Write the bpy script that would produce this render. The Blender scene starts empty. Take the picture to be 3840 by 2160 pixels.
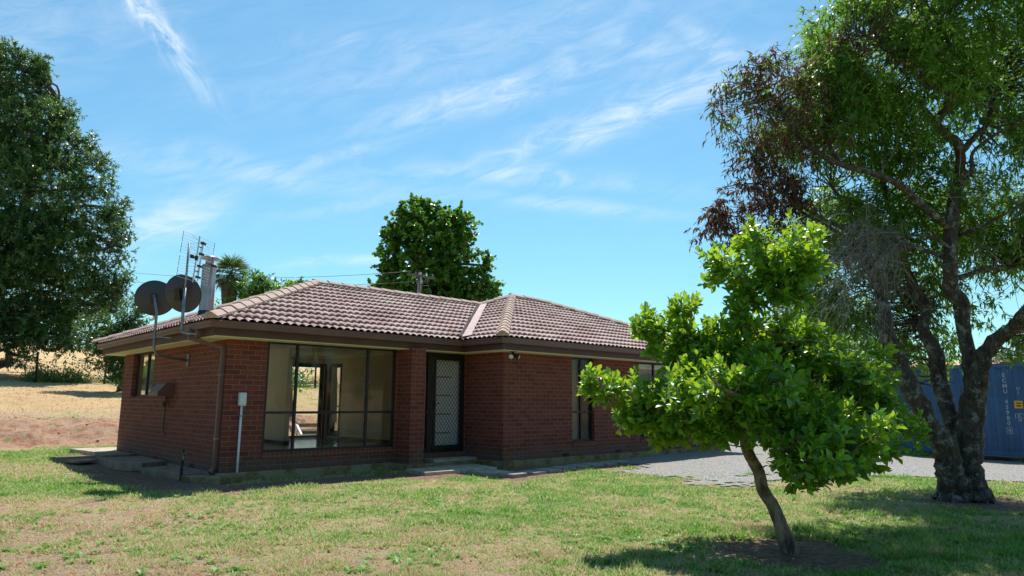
import bpy, bmesh, math, random
import numpy as np
from mathutils import Vector, Matrix
random.seed(7); RS = np.random.RandomState(11)
S = bpy.context.scene; COL = S.collection
# ------------------------------------------------------------------ camera frame
C0 = np.array([-4.5448, -11.9203, 1.2021])
FW = np.array([0.67674136, 0.71767829, 0.16419197])
RT = np.array([0.72686746, -0.68675256, 0.00588418])
UP = np.array([-0.11698221, -0.11536373, 0.98641085])
FPX = 2568.58
def ray(u, v): return FW + RT*(u-1920)/FPX - UP*(v-1080)/FPX
def at(u, v, d): return C0 + ray(u, v)*d
def onz(u, v, z):
    r = ray(u, v); return C0 + r*((z-C0[2])/r[2])
# ------------------------------------------------------------------ numpy value noise
def _h(ix, iy, s):
    n = (ix*374761393 + iy*668265263 + s*974711) & 0x7fffffff
    n = ((n ^ (n >> 13))*1274126177) & 0x7fffffff
    return ((n ^ (n >> 16)) & 0xffff)/65535.0
def vn(x, y, s=0):
    x = np.asarray(x, float); y = np.asarray(y, float)
    ix = np.floor(x).astype(np.int64); iy = np.floor(y).astype(np.int64)
    fx = x-ix; fy = y-iy; fx = fx*fx*(3-2*fx); fy = fy*fy*(3-2*fy)
    a = _h(ix, iy, s); b = _h(ix+1, iy, s); c = _h(ix, iy+1, s); d = _h(ix+1, iy+1, s)
    return (a*(1-fx)+b*fx)*(1-fy)+(c*(1-fx)+d*fx)*fy
def fbm(x, y, s=0, o=4):
    t = 0; a = .5; n = 0
    for i in range(o):
        t = t + a*vn(x, y, s+i*17); n += a; a *= .5; x = np.asarray(x)*2.03+3.1; y = np.asarray(y)*2.03+1.7
    return t/n
def sst(a, b, x):
    t = np.clip((x-a)/(b-a), 0, 1); return t*t*(3-2*t)
# ------------------------------------------------------------------ terrain
def terrain(x, y):
    x = np.asarray(x, float); y = np.asarray(y, float)
    yb = y + (fbm(x*.35, y*.05, 5)-.5)*.5
    z = np.interp(yb, [-400, 2, 6, 8.7, 9.4, 10.1, 10.8, 15, 25, 60, 112, 170, 500],
                  [-.14, -.14, -.04, -.05, .02, .36, .58, .95, 1.9, 4.4, 9.4, 10.6, 12])
    z = np.where(y > 12, .6+(z-.6)*np.clip(1.06-(x-5)*.0052*sst(20, 110, y), .55, 1.2), z)
    lo = -.24*sst(11, 18, x)*sst(2, -6, y)
    z = z + lo
    z2 = 8.6*sst(26, 130, x)-.3
    z = np.maximum(z, np.where(x > 26, z2, -9))
    z = z + (fbm(x*.5, y*.5, 3)-.5)*.05*sst(2, -3, y)+ (fbm(x*3, y*3, 9)-.5)*.02
    b = sst(8.7, 9.6, y)*sst(12.2, 10.8, y)
    z = z + b*((fbm(x*1.6, y*2.2, 21)-.5)*.34+(fbm(x*6, y*6, 22, 3)-.5)*.14)
    z = z + (fbm(x*.06, y*.06, 31)-.5)*1.2*sst(30, 90, np.maximum(y, x))
    return z
# ------------------------------------------------------------------ masks on the ground
def gravel_mask(x, y):   # > 0 inside the driveway
    edge = np.interp(x, [6, 8.5, 9.4, 10.2, 11.2, 14], [-6.3, -6.3, -6.8, -8.6, -12, -40])
    left = np.interp(y, [-6.5, -3.6, -2.7, -1.3], [6.1, 6.1, 8.0, 8.5])
    m = np.minimum((y-edge)*.8, (x-left)*.9)
    m = np.minimum(m, 1.1*np.hypot((x-7.9), (y+5.3)*1.3)-.45)
    m = np.minimum(m, (33-x))
    m = np.minimum(m, np.where(x < 13.5, (-.9-y)+ .0*x, (14-y)))
    return m + (fbm(x*.9, y*.9, 41)-.5)*1.5+(fbm(x*3, y*3, 43)-.5)*.6
def soil_mask(x, y):
    a = .82-np.hypot((x-1.75), (y+8.95)*1.1)                       # round the small tree
    b = .85-np.hypot((x-7.0)*.7, (y+9.3))                             # under the big tree
    c = np.minimum(.62-np.abs(y+1.0-.0*x), np.minimum(x+.6, 6.5-x))         # under the eaves in front
    c2 = np.maximum(np.minimum(.80-np.abs(y+2.42-.1*(x-5)), np.minimum(x-3.7, 9-x)), np.minimum(.85-np.abs(y+1.35), np.minimum(x-2.5, 6-x)))
    c3 = np.minimum(.95-np.abs(x+.65), np.minimum(y+1.0, 6.8-y))
    m = np.maximum(np.maximum(np.maximum(a, b), np.maximum(c, c2)), c3)
    return m+(fbm(x*1.7, y*1.7, 51)-.5)*.8
def bank_mask(x, y):
    t = np.minimum(y-8.75, 11.7-y)+(fbm(x*.7, y*.9, 61)-.5)*1.6
    return t
def dry_mask(x, y):
    return sst(10.5, 12.5, y)
def green_amt(x, y):
    g = fbm(x*.42+5, y*.42, 71, 4); g2 = fbm(x*1.5, y*1.5, 73, 3); g3 = fbm(x*4.5, y*4.5, 77, 2)
    v = .34*g+.36*g2+.30*g3
    v = .25+.6*sst(.34, .68, v)
    side = sst(-5, 2.5, x)                  # lawn greener to the right
    v = v*(.47+.53*side)+.22*side-.02
    v = v+.55*sst(1.6, .2, np.abs(y-1.2-(x+3)*-.4)/1.6)*sst(-.6, -1.8, x)      # clover beside the house
    v = v+.4*sst(4.5, 6.5, y)*sst(9.3, 8.2, y)
    d = sst(11, 13, y)
    v = v*(1-d)+d*(.12+.5*sst(21.5, 24, y)*sst(27, 25, y)+.3*sst(.5, .7, g2))
    v = v+.45*sst(4, 7, x)*sst(13, 15, y)*sst(25.5, 24, y)*sst(.42, .6, g2)
    v = np.where(y > 27, .03+.12*sst(.55, .75, g), v)
    v = np.where(x > 30, .05, v)
    return np.clip(v, 0, 1)
# ------------------------------------------------------------------ helpers
def lin(h):
    h = h.lstrip('#'); c = [int(h[i:i+2], 16)/255 for i in (0, 2, 4)]
    return tuple((v/12.92 if v <= .04045 else ((v+.055)/1.055)**2.4) for v in c)+(1,)
class MB:
    def __init__(s): s.v = []; s.f = []; s.uv = []
    def add(s, vs, fs):
        n = len(s.v); s.v += [tuple(p) for p in vs]; s.f += [tuple(i+n for i in f) for f in fs]; return s
    def box(s, x0, x1, y0, y1, z0, z1):
        if x0 > x1: x0, x1 = x1, x0
        if y0 > y1: y0, y1 = y1, y0
        vs = [(x0, y0, z0), (x1, y0, z0), (x1, y1, z0), (x0, y1, z0), (x0, y0, z1), (x1, y0, z1), (x1, y1, z1), (x0, y1, z1)]
        return s.add(vs, [(0, 3, 2, 1), (4, 5, 6, 7), (0, 1, 5, 4), (1, 2, 6, 5), (2, 3, 7, 6), (3, 0, 4, 7)])
    def obox(s, c, ax, hs):
        c = np.array(c, float); ax = [np.array(a, float)/np.linalg.norm(a) for a in ax]
        vs = [c+ax[0]*i*hs[0]+ax[1]*j*hs[1]+ax[2]*k*hs[2] for k in (-1, 1) for i, j in ((-1, -1), (1, -1), (1, 1), (-1, 1))]
        return s.add(vs, [(0, 3, 2, 1), (4, 5, 6, 7), (0, 1, 5, 4), (1, 2, 6, 5), (2, 3, 7, 6), (3, 0, 4, 7)])
    def bar(s, a, b, w, h=None):
        a = np.array(a, float); b = np.array(b, float); d = b-a; L = np.linalg.norm(d); d = d/L
        u = np.array([0, 0, 1.]) if abs(d[2]) < .9 else np.array([1., 0, 0])
        r = np.cross(d, u); r /= np.linalg.norm(r); u = np.cross(r, d)
        return s.obox((a+b)/2, (d, r, u), (L/2, w/2, (h or w)/2))
    def tube(s, pts, rad, n=8, cap=True, jit=0):
        P = [np.array(p, float) for p in pts]
        if not hasattr(rad, '__len__'): rad = [rad]*len(P)
        base = len(s.v); ref = np.array([.31, .17, .93])
        for i, p in enumerate(P):
            t = P[min(i+1, len(P)-1)]-P[max(i-1, 0)]; t = t/(np.linalg.norm(t)+1e-9)
            a = np.cross(t, ref); 
            if np.linalg.norm(a) < .15: a = np.cross(t, [1, 0, 0])
            a /= np.linalg.norm(a); b = np.cross(t, a)
            for k in range(n):
                th = 2*math.pi*k/n; r = rad[i]*(1+(random.uniform(-jit, jit) if jit else 0))
                s.v.append(tuple(p+(a*math.cos(th)+b*math.sin(th))*r))
        for i in range(len(P)-1):
            for k in range(n):
                q = base+i*n; s.f.append((q+k, q+(k+1) % n, q+n+(k+1) % n, q+n+k))
        if cap:
            s.f.append(tuple(base+k for k in range(n))[::-1]); q = base+(len(P)-1)*n; s.f.append(tuple(q+k for k in range(n)))
        return s
    def lathe(s, c, prof, ax=(0, 0, 1), n=24):
        c = np.array(c, float); z = np.array(ax, float); z /= np.linalg.norm(z)
        a = np.cross(z, [0.1, .95, .2]); a /= np.linalg.norm(a); b = np.cross(z, a); base = len(s.v)
        for r, h in prof:
            for k in range(n):
                th = 2*math.pi*k/n; s.v.append(tuple(c+z*h+(a*math.cos(th)+b*math.sin(th))*r))
        for i in range(len(prof)-1):
            for k in range(n):
                q = base+i*n; s.f.append((q+k, q+(k+1) % n, q+n+(k+1) % n, q+n+k))
        return s
    def build(s, name, mat, parent=None, smooth=False, bevel=0):
        me = bpy.data.meshes.new(name); me.from_pydata([tuple(map(float, p)) for p in s.v], [], s.f); me.update()
        o = bpy.data.objects.new(name, me); COL.objects.link(o)
        if mat: me.materials.append(mat)
        if smooth: me.polygons.foreach_set('use_smooth', [True]*len(me.polygons))
        if bevel:
            md = o.modifiers.new('b', 'BEVEL'); md.width = bevel; md.segments = 2; md.limit_method = 'ANGLE'
        if parent is not None: 
            o.parent = parent; o.matrix_parent_inverse = parent.matrix_world.inverted() if False else Matrix.Translation(-Vector(parent.location))
        return o
def tag(o, label=None, cat=None, group=None, kind=None):
    if label: o['label'] = label
    if cat: o['category'] = cat
    if group: o['group'] = group
    if kind: o['kind'] = kind
    return o
def thing(name, label, cat, loc=(0, 0, 0), group=None):
    o = bpy.data.objects.new(name, None); COL.objects.link(o); o.location = tuple(map(float, loc)); o.empty_display_size = .2
    return tag(o, label, cat, group)
def copy_tree(o, delta, label=None, rotz=0):
    c = o.copy(); COL.objects.link(c); c.location = Vector(o.location)+Vector(delta); c.rotation_euler.z += rotz
    if label: c['label'] = label
    for ch in o.children:
        d = ch.copy(); COL.objects.link(d); d.parent = c
    return c
def np_mesh(name, co, faces_list, mat, parent=None, attrs=None, smooth=False):
    """faces_list: list of int arrays (m,k)"""
    me = bpy.data.meshes.new(name); me.vertices.add(len(co)); me.vertices.foreach_set('co', co.astype(np.float32).ravel())
    tot = sum(f.size for f in faces_list); nf = sum(len(f) for f in faces_list)
    me.loops.add(tot); me.polygons.add(nf)
    me.loops.foreach_set('vertex_index', np.concatenate([f.ravel() for f in faces_list]).astype(np.int32))
    st = []; o = 0
    for f in faces_list:
        st.append(o+np.arange(len(f))*f.shape[1]); o += f.size
    me.polygons.foreach_set('loop_start', np.concatenate(st).astype(np.int32))
    me.update(calc_edges=True); me.validate()
    for k, a in (attrs or {}).items():
        at_ = me.attributes.new(k, 'FLOAT', 'POINT'); at_.data.foreach_set('value', a.astype(np.float32))
    if smooth: me.polygons.foreach_set('use_smooth', np.ones(nf, bool))
    ob = bpy.data.objects.new(name, me); COL.objects.link(ob); me.materials.append(mat)
    if parent is not None:
        ob.parent = parent; ob.matrix_parent_inverse = Matrix.Translation(-Vector(parent.location))
    return ob
# leaf templates: (along, across, normal)
T_BIG = (np.array([(0, 0, 0), (.34, 0, .02), (.68, 0, .0), (1, 0, -.10), (.32, .36, .08), (.66, .5, .09), (.32, -.36, .08), (.66, -.5, .09)]),
         [np.array([(0, 1, 4), (0, 6, 1), (2, 3, 5), (2, 7, 3)]), np.array([(1, 2, 5, 4), (1, 6, 7, 2)])])
T_LAN = (np.array([(0, 0, 0), (.45, .5, .05), (.45, -.5, .05), (1, 0, -.22)]), [np.array([(0, 2, 1), (1, 2, 3)])])
T_RND = (np.array([(0, 0, 0), (.3, .5, .04), (.3, -.5, .04), (.75, .42, 0), (.75, -.42, 0), (1, 0, -.08)]), [np.array([(0, 2, 1), (3, 4, 5)]), np.array([(1, 2, 4, 3)])])
def leaves(name, P, D, N, L, W, T, mat, parent=None, rnd=None):
    D = D/np.linalg.norm(D, axis=1)[:, None]
    Sd = np.cross(D, N); nn = np.linalg.norm(Sd, axis=1)[:, None]; Sd = Sd/np.maximum(nn, 1e-6); N = np.cross(Sd, D)
    tv, tf = T; k = len(tv); n = len(P)
    co = (P[:, None, :]+D[:, None, :]*(tv[None, :, 0, None]*L[:, None, None])+Sd[:, None, :]*(tv[None, :, 1, None]*W[:, None, None])
          + N[:, None, :]*(tv[None, :, 2, None]*L[:, None, None])).reshape(-1, 3)
    off = (np.arange(n)*k)
    fl = [(f[None]+off[:, None, None]).reshape(-1, f.shape[1]) for f in tf]
    rnd = RS.rand(n) if rnd is None else rnd
    return np_mesh(name, co, fl, mat, parent, {'rnd': np.repeat(rnd, k)})
def runit(n):
    v = RS.normal(size=(n, 3)); return v/np.linalg.norm(v, axis=1)[:, None]
# ------------------------------------------------------------------ materials
def newmat(name):
    m = bpy.data.materials.new(name); m.use_nodes = True; nt = m.node_tree
    b = nt.nodes['Principled BSDF']; return m, nt, b
def N(nt, typ, **kw):
    n = nt.nodes.new(typ)
    for k, v in kw.items():
        if k.startswith('i_'): n.inputs[k[2:].replace('_', ' ')].default_value = v
        else: setattr(n, k, v)
    return n
def L(nt, a, b): nt.links.new(a, b)
def mixc(nt, fac, a, b, blend='MIX'):
    n = nt.nodes.new('ShaderNodeMix'); n.data_type = 'RGBA'; n.blend_type = blend
    for sock, v in ((n.inputs[0], fac), (n.inputs[6], a), (n.inputs[7], b)):
        if hasattr(v, 'is_output'): nt.links.new(v, sock)
        else: sock.default_value = v
    return n.outputs[2]
def math_(nt, op, a, b=None, c=None, clamp=False):
    n = nt.nodes.new('ShaderNodeMath'); n.operation = op; n.use_clamp = clamp
    for i, v in enumerate((a, b, c)):
        if v is None: continue
        if hasattr(v, 'is_output'): nt.links.new(v, n.inputs[i])
        else: n.inputs[i].default_value = v
    return n.outputs[0]
def ramp(nt, fac, stops, interp='LINEAR'):
    n = nt.nodes.new('ShaderNodeValToRGB'); n.color_ramp.interpolation = interp; nt.links.new(fac, n.inputs[0])
    e = n.color_ramp.elements
    while len(e) < len(stops): e.new(.5)
    for i, (p, c) in enumerate(stops):
        e[i].position = p; e[i].color = c if len(c) == 4 else (*c, 1)
    return n.outputs[0]
def noise(nt, vec, scale, detail=4, rough=.6, dist=0):
    n = nt.nodes.new('ShaderNodeTexNoise'); n.inputs['Scale'].default_value = scale; n.inputs['Detail'].default_value = detail
    n.inputs['Roughness'].default_value = rough; n.inputs['Distortion'].default_value = dist
    if vec is not None: nt.links.new(vec, n.inputs['Vector'])
    return n.outputs['Fac']
def pos(nt): return nt.nodes.new('ShaderNodeNewGeometry').outputs['Position']
def bump(nt, b, h, strength=.3, dist=.02):
    n = nt.nodes.new('ShaderNodeBump'); n.inputs['Strength'].default_value = strength; n.inputs['Distance'].default_value = dist
    nt.links.new(h, n.inputs['Height']); nt.links.new(n.outputs[0], b.inputs['Normal'])
def plain(name, col, rough=.6, metal=0, var=.12, scale=6, bmp=.1, col2=None, spec=.5):
    m, nt, b = newmat(name); p = pos(nt); f = noise(nt, p, scale, 6)
    c = lin(col) if isinstance(col, str) else col
    c2 = (lin(col2) if isinstance(col2, str) else col2) if col2 else tuple(v*(1-var*2.2) for v in c[:3])+(1,)
    L(nt, ramp(nt, f, [(.35, c2), (.62, c)]), b.inputs['Base Color']); b.inputs['Roughness'].default_value = rough; b.inputs['Metallic'].default_value = metal
    b.inputs['Specular IOR Level'].default_value = spec
    if bmp: bump(nt, b, noise(nt, p, scale*6, 5), bmp, .01)
    return m
def wall_uv(nt):
    """u along the wall (x or y), v = z, from world position and the face direction"""
    g = nt.nodes.new('ShaderNodeNewGeometry'); sp = nt.nodes.new('ShaderNodeSeparateXYZ'); L(nt, g.outputs['Position'], sp.inputs[0])
    sn = nt.nodes.new('ShaderNodeSeparateXYZ'); L(nt, g.outputs['True Normal'], sn.inputs[0])
    ax = math_(nt, 'GREATER_THAN', math_(nt, 'ABSOLUTE', sn.outputs[0]), .6)
    mx = nt.nodes.new('ShaderNodeMix'); L(nt, ax, mx.inputs[0]); L(nt, sp.outputs[0], mx.inputs[2]); L(nt, sp.outputs[1], mx.inputs[3])
    cb = nt.nodes.new('ShaderNodeCombineXYZ'); L(nt, mx.outputs[0], cb.inputs[0]); L(nt, sp.outputs[2], cb.inputs[1])
    return cb.outputs[0], sp, g
def brick_mat(name, bw=.24, bh=.0865, rowlock=False):
    m, nt, b = newmat(name); uv, sp, g = wall_uv(nt)
    t = nt.nodes.new('ShaderNodeTexBrick')
    nz = nt.nodes.new('ShaderNodeTexNoise'); nz.inputs['Scale'].default_value = 22; L(nt, g.outputs['Position'], nz.inputs['Vector'])
    va = nt.nodes.new('ShaderNodeVectorMath'); va.operation = 'MULTIPLY_ADD'; L(nt, nz.outputs['Color'], va.inputs[0]); va.inputs[1].default_value = (.006, .006, 0); L(nt, uv, va.inputs[2])
    L(nt, va.outputs[0], t.inputs['Vector']); t.inputs['Scale'].default_value = 1
    t.inputs['Brick Width'].default_value = bw; t.inputs['Row Height'].default_value = bh; t.inputs['Mortar Size'].default_value = .0062
    t.inputs['Mortar Smooth'].default_value = .15; t.offset = 0 if rowlock else .5; t.inputs['Bias'].default_value = -.1
    t.inputs['Color1'].default_value = (0, 0, 0, 1); t.inputs['Color2'].default_value = (1, 1, 1, 1); t.inputs['Mortar'].default_value = (.5, .5, .5, 1)
    br = ramp(nt, t.outputs['Color'], [(0, lin('#672c26')), (.3, lin('#79382f')), (.6, lin('#823d32')), (.8, lin('#702f29')), (1, lin('#8c4a3a'))])
    f = noise(nt, g.outputs['Position'], 30, 6)
    br = mixc(nt, ramp(nt, f, [(.4, (0, 0, 0, 1)), (.7, (.45, .45, .45, 1))]), br, lin('#4c2622'))
    # grey efflorescence on the lowest courses, wear of its own
    lf = math_(nt, 'ADD', math_(nt, 'MULTIPLY', sp.outputs[2], -2.6), math_(nt, 'MULTIPLY', noise(nt, g.outputs['Position'], 2.2, 5), 2.1))
    br = mixc(nt, ramp(nt, lf, [(.25, (0, 0, 0, 1)), (.9, (.75, .75, .75, 1))]), br, lin('#5e4c45'))
    mo = mixc(nt, noise(nt, g.outputs['Position'], 5, 4), lin('#8f7355'), lin('#75604a'))
    L(nt, mixc(nt, t.outputs['Fac'], br, mo), b.inputs['Base Color']); b.inputs['Roughness'].default_value = .85
    h = math_(nt, 'ADD', math_(nt, 'MULTIPLY', math_(nt, 'SUBTRACT', 1, t.outputs['Fac']), 1.0), math_(nt, 'MULTIPLY', noise(nt, g.outputs['Position'], 26, 5, .65), .9))
    bump(nt, b, h, .8, .012); return m
def leaf_mat(name, cols, trans, tw=.4, rough=.4, spec=.5, bright=None):
    m, nt, b = newmat(name); a = nt.nodes.new('ShaderNodeAttribute'); a.attribute_name = 'rnd'
    st = [(i/(len(cols)-1), c) for i, c in enumerate(cols)]
    c = ramp(nt, a.outputs['Fac'], st); L(nt, c, b.inputs['Base Color']); b.inputs['Roughness'].default_value = rough; b.inputs['Specular IOR Level'].default_value = spec
    tr = nt.nodes.new('ShaderNodeBsdfTranslucent'); L(nt, mixc(nt, .55, c, trans), tr.inputs['Color'])
    mx = nt.nodes.new('ShaderNodeMixShader'); mx.inputs[0].default_value = tw; L(nt, b.outputs[0], mx.inputs[1]); L(nt, tr.outputs[0], mx.inputs[2])
    L(nt, mx.outputs[0], nt.nodes['Material Output'].inputs[0]); return m
def bark_mat(name, dark, light, lichen=None, lf=.55, scale=14):
    m, nt, b = newmat(name); p = pos(nt); mp = nt.nodes.new('ShaderNodeMapping'); mp.inputs['Scale'].default_value = (1, 1, .35); L(nt, p, mp.inputs[0])
    f = noise(nt, mp.outputs[0], scale, 7, .7, .6); c = ramp(nt, f, [(.38, lin(dark)), (.62, lin(light))])
    if lichen:
        g = noise(nt, p, 7.5, 9, .78); c = mixc(nt, ramp(nt, g, [(lf-.03, (0, 0, 0, 1)), (lf+.04, (1, 1, 1, 1))]), c, lin(lichen))
    L(nt, c, b.inputs['Base Color']); b.inputs['Roughness'].default_value = .9; bump(nt, b, f, .5, .02); return m
M = {}
M['brick'] = brick_mat('brick'); M['rowlock'] = brick_mat('brick_rowlock', .0865, .24, True)
M['brown'] = plain('brown_painted_metal', '#6e4e46', .45, 0, .08, 3, .05)
M['fascia'] = plain('fascia_brown', '#573a31', .6, 0, .15, 3, .1)
M['soffit'] = plain('soffit_cream', '#e6dcb8', .8, 0, .06, 2, .05)
M['frame'] = plain('dark_window_frame', '#241f26', .45, .2, .1, 4, 0)
M['timber'] = plain('red_brown_timber', '#5c2f22', .55, 0, .2, 8, .1)
M['darkwood'] = plain('dark_stained_door_frame', '#2c1c1a', .55, 0, .2, 8, .1)
M['doorwhite'] = plain('white_door', '#e6dada', .5, 0, .04, 4, 0)
M['wallpaint'] = plain('beige_wall', '#dccab0', .85, 0, .05, 2, .03)
M['wallgrey'] = plain('pale_partition', '#d8cdb8', .85, 0, .05, 2, .03)
M['ceiling'] = plain('ceiling_white', '#ece4d6', .9, 0, .03, 2, 0)
M['floor'] = plain('floor_tile', '#857970', .16, 0, .15, 5, 0)
M['fadedpaint'] = plain('faded_white_paint', '#a9afb6', .7, 0, .12, 14, 0)
M['white'] = plain('white_plastic', '#d9dce0', .45, 0, .04, 8, 0)
M['galv'] = plain('galvanised_steel', '#8a9096', .45, .75, .15, 12, .05)
M['flue'] = plain('flue_steel', '#a9a9b4', .32, .85, .12, 4, .03)
M['lead'] = plain('dark_flashing', '#2a2a30', .6, .2, .2, 8, .2)
M['dish'] = plain('dark_grey_dish', '#3d4046', .55, .1, .06, 3, 0)
M['black'] = plain('black_plastic', '#15151a', .5, 0, .1, 8, 0)
M['alu'] = plain('aluminium_rod', '#b9bdc4', .35, .8, .05, 20, 0)
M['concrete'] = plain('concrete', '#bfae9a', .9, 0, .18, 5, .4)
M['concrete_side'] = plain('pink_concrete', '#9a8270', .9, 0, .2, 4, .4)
M['paver'] = plain('grey_paver', '#a39b92', .9, 0, .15, 7, .3)
M['postwood'] = plain('pole_wood', '#7d7370', .9, 0, .25, 8, .3)
M['rust'] = plain('rusty_steel', '#4d3d33', .8, .3, .3, 14, .2)
M['postdark'] = plain('dark_fence_post', '#2a211c', .9, 0, .2, 9, .2)
M['curtain'] = plain('curtain_cloth', '#8f8f88', .9, 0, .08, 8, 0)
M['lace'] = plain('lace_curtain', '#d7d0cc', .9, 0, .1, 30, 0)
M['vent'] = plain('vent_dark', '#2a2325', .8, 0, .1, 8, 0)
M['bulb'] = plain('bulb_glass', '#e8e4da', .2, 0, .02, 8, 0)
M['copper'] = plain('tap_dark', '#2b3338', .5, .4, .2, 20, .1)
M['valley'] = plain('valley_metal', '#a58a83', .5, .2, .12, 5, 0)
def moss_mat():
    m, nt, b = newmat('mossy_footing'); p = pos(nt)
    c = ramp(nt, noise(nt, p, 4, 6), [(.3, lin('#463b2c')), (.45, lin('#7d6940')), (.6, lin('#92826a')), (.8, lin('#857c6d'))])
    L(nt, c, b.inputs['Base Color']); b.inputs['Roughness'].default_value = .95; bump(nt, b, noise(nt, p, 25, 5), .5, .02); return m
M['moss'] = moss_mat()
def glass_mat():
    m, nt, b = newmat('window_glass'); nt.nodes.remove(b)
    p = pos(nt)
    tr = nt.nodes.new('ShaderNodeBsdfTransparent'); tr.inputs[0].default_value = (.98, .98, .97, 1)
    gl = nt.nodes.new('ShaderNodeBsdfGlossy'); gl.inputs['Roughness'].default_value = .02; gl.inputs['Color'].default_value = (1, 1, 1, 1)
    bp = nt.nodes.new('ShaderNodeBump'); bp.inputs['Strength'].default_value = .04; bp.inputs['Distance'].default_value = .02; L(nt, noise(nt, p, 2.5, 1), bp.inputs['Height']); L(nt, bp.outputs[0], gl.inputs['Normal'])
    fr = nt.nodes.new('ShaderNodeFresnel'); fr.inputs[0].default_value = 1.52
    f = math_(nt, 'MULTIPLY', fr.outputs[0], .55, clamp=True)
    mx = nt.nodes.new('ShaderNodeMixShader'); L(nt, f, mx.inputs[0]); L(nt, tr.outputs[0], mx.inputs[1]); L(nt, gl.outputs[0], mx.inputs[2])
    # a film of dust and old scratches on the pane
    df = nt.nodes.new('ShaderNodeBsdfDiffuse'); df.inputs[0].default_value = lin('#b8b4a8')
    dust = math_(nt, 'MULTIPLY', ramp(nt, noise(nt, p, 9, 8, .75), [(.45, (0, 0, 0, 1)), (.75, (1, 1, 1, 1))]), .05)
    m2 = nt.nodes.new('ShaderNodeMixShader'); L(nt, math_(nt, 'ADD', dust, .012), m2.inputs[0]); L(nt, mx.outputs[0], m2.inputs[1]); L(nt, df.outputs[0], m2.inputs[2])
    L(nt, m2.outputs[0], nt.nodes['Material Output'].inputs[0]); return m
M['glass'] = glass_mat()
def tile_mat():
    m, nt, b = newmat('roof_tile'); u = nt.nodes.new('ShaderNodeUVMap'); sp = nt.nodes.new('ShaderNodeSeparateXYZ'); L(nt, u.outputs[0], sp.inputs[0])
    fl = nt.nodes.new('ShaderNodeCombineXYZ'); L(nt, math_(nt, 'FLOOR', sp.outputs[0]), fl.inputs[0]); L(nt, math_(nt, 'FLOOR', sp.outputs[1]), fl.inputs[1])
    wn = nt.nodes.new('ShaderNodeTexWhiteNoise'); wn.noise_dimensions = '2D'; L(nt, fl.outputs[0], wn.inputs['Vector'])
    c = ramp(nt, wn.outputs['Value'], [(0, lin('#93695f')), (.3, lin('#b38c82')), (.6, lin('#c8a69c')), (1, lin('#cdb6ad'))])
    p = pos(nt); f = noise(nt, p, 3.2, 7, .7)
    c = mixc(nt, ramp(nt, f, [(.35, (0, 0, 0, 1)), (.7, (.75, .75, .75, 1))]), c, lin('#cbbab2'))
    f2 = noise(nt, p, 38, 6, .7); c = mixc(nt, ramp(nt, f2, [(.42, (.6, .6, .6, 1)), (.6, (0, 0, 0, 1))]), c, lin('#6e4c46'))
    f4 = noise(nt, p, .9, 6, .7); c = mixc(nt, ramp(nt, f4, [(.45, (0, 0, 0, 1)), (.7, (.5, .5, .5, 1))]), c, lin('#7d645f')); f3 = noise(nt, p, 9, 7, .75); c = mixc(nt, ramp(nt, f3, [(.58, (0, 0, 0, 1)), (.70, (.75, .75, .75, 1))]), c, lin('#4c3d3b'))
    L(nt, c, b.inputs['Base Color']); b.inputs['Roughness'].default_value = .78; bump(nt, b, f2, .25, .01)
    return m
M['tile'] = tile_mat()
def cap_mat():
    m, nt, b = newmat('ridge_tile'); p = pos(nt)
    c = ramp(nt, noise(nt, p, 4, 6, .7), [(.3, lin('#8d6f66')), (.5, lin('#b39a8c')), (.75, lin('#a5877e'))])
    c = mixc(nt, ramp(nt, noise(nt, p, 26, 6, .7), [(.55, (0, 0, 0, 1)), (.68, (.8, .8, .8, 1))]), c, lin('#5c4b47'))
    L(nt, c, b.inputs['Base Color']); b.inputs['Roughness'].default_value = .85; return m
M['cap'] = cap_mat(); M['mortar'] = plain('roof_pointing', '#4a4040', .95, 0, .3, 12, .4)
def lawn_color(nt, blade=False):
    a = nt.nodes.new('ShaderNodeAttribute'); a.attribute_name = 'grn'; p = pos(nt)
    fine = noise(nt, p, 16, 6, .75); mid = noise(nt, p, 4.5, 5, .7)
    g = math_(nt, 'ADD', a.outputs['Fac'], math_(nt, 'ADD', math_(nt, 'MULTIPLY', math_(nt, 'SUBTRACT', fine, .5), 1.7), math_(nt, 'MULTIPLY', math_(nt, 'SUBTRACT', mid, .5), 1.2)))
    if blade:
        r = nt.nodes.new('ShaderNodeAttribute'); r.attribute_name = 'rnd'
        g = math_(nt, 'ADD', g, math_(nt, 'MULTIPLY', math_(nt, 'SUBTRACT', r.outputs['Fac'], .5), 1.1))
        st = [(.0, lin('#c09e84')), (.34, lin('#d6c29c')), (.5, lin('#bebc7e')), (.68, lin('#98b256')), (1.0, lin('#6ca03a'))]
    else:
        st = [(.1, lin('#ae8e78')), (.34, lin('#c2aa8a')), (.52, lin('#a8a46c')), (.72, lin('#82944a')), (.98, lin('#5e7c34'))]
    col = ramp(nt, g, st)
    if not blade:   # bare mauve earth and dark litter between the tufts
        col = mixc(nt, ramp(nt, noise(nt, p, 7, 7, .75), [(.50, (0, 0, 0, 1)), (.64, (.6, .6, .6, 1))]), col, lin('#ab8e7c'))
        col = mixc(nt, ramp(nt, noise(nt, p, 42, 5, .8), [(.52, (0, 0, 0, 1)), (.66, (.6, .6, .6, 1))]), col, lin('#5a4e38'))
    return col, fine, p
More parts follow.
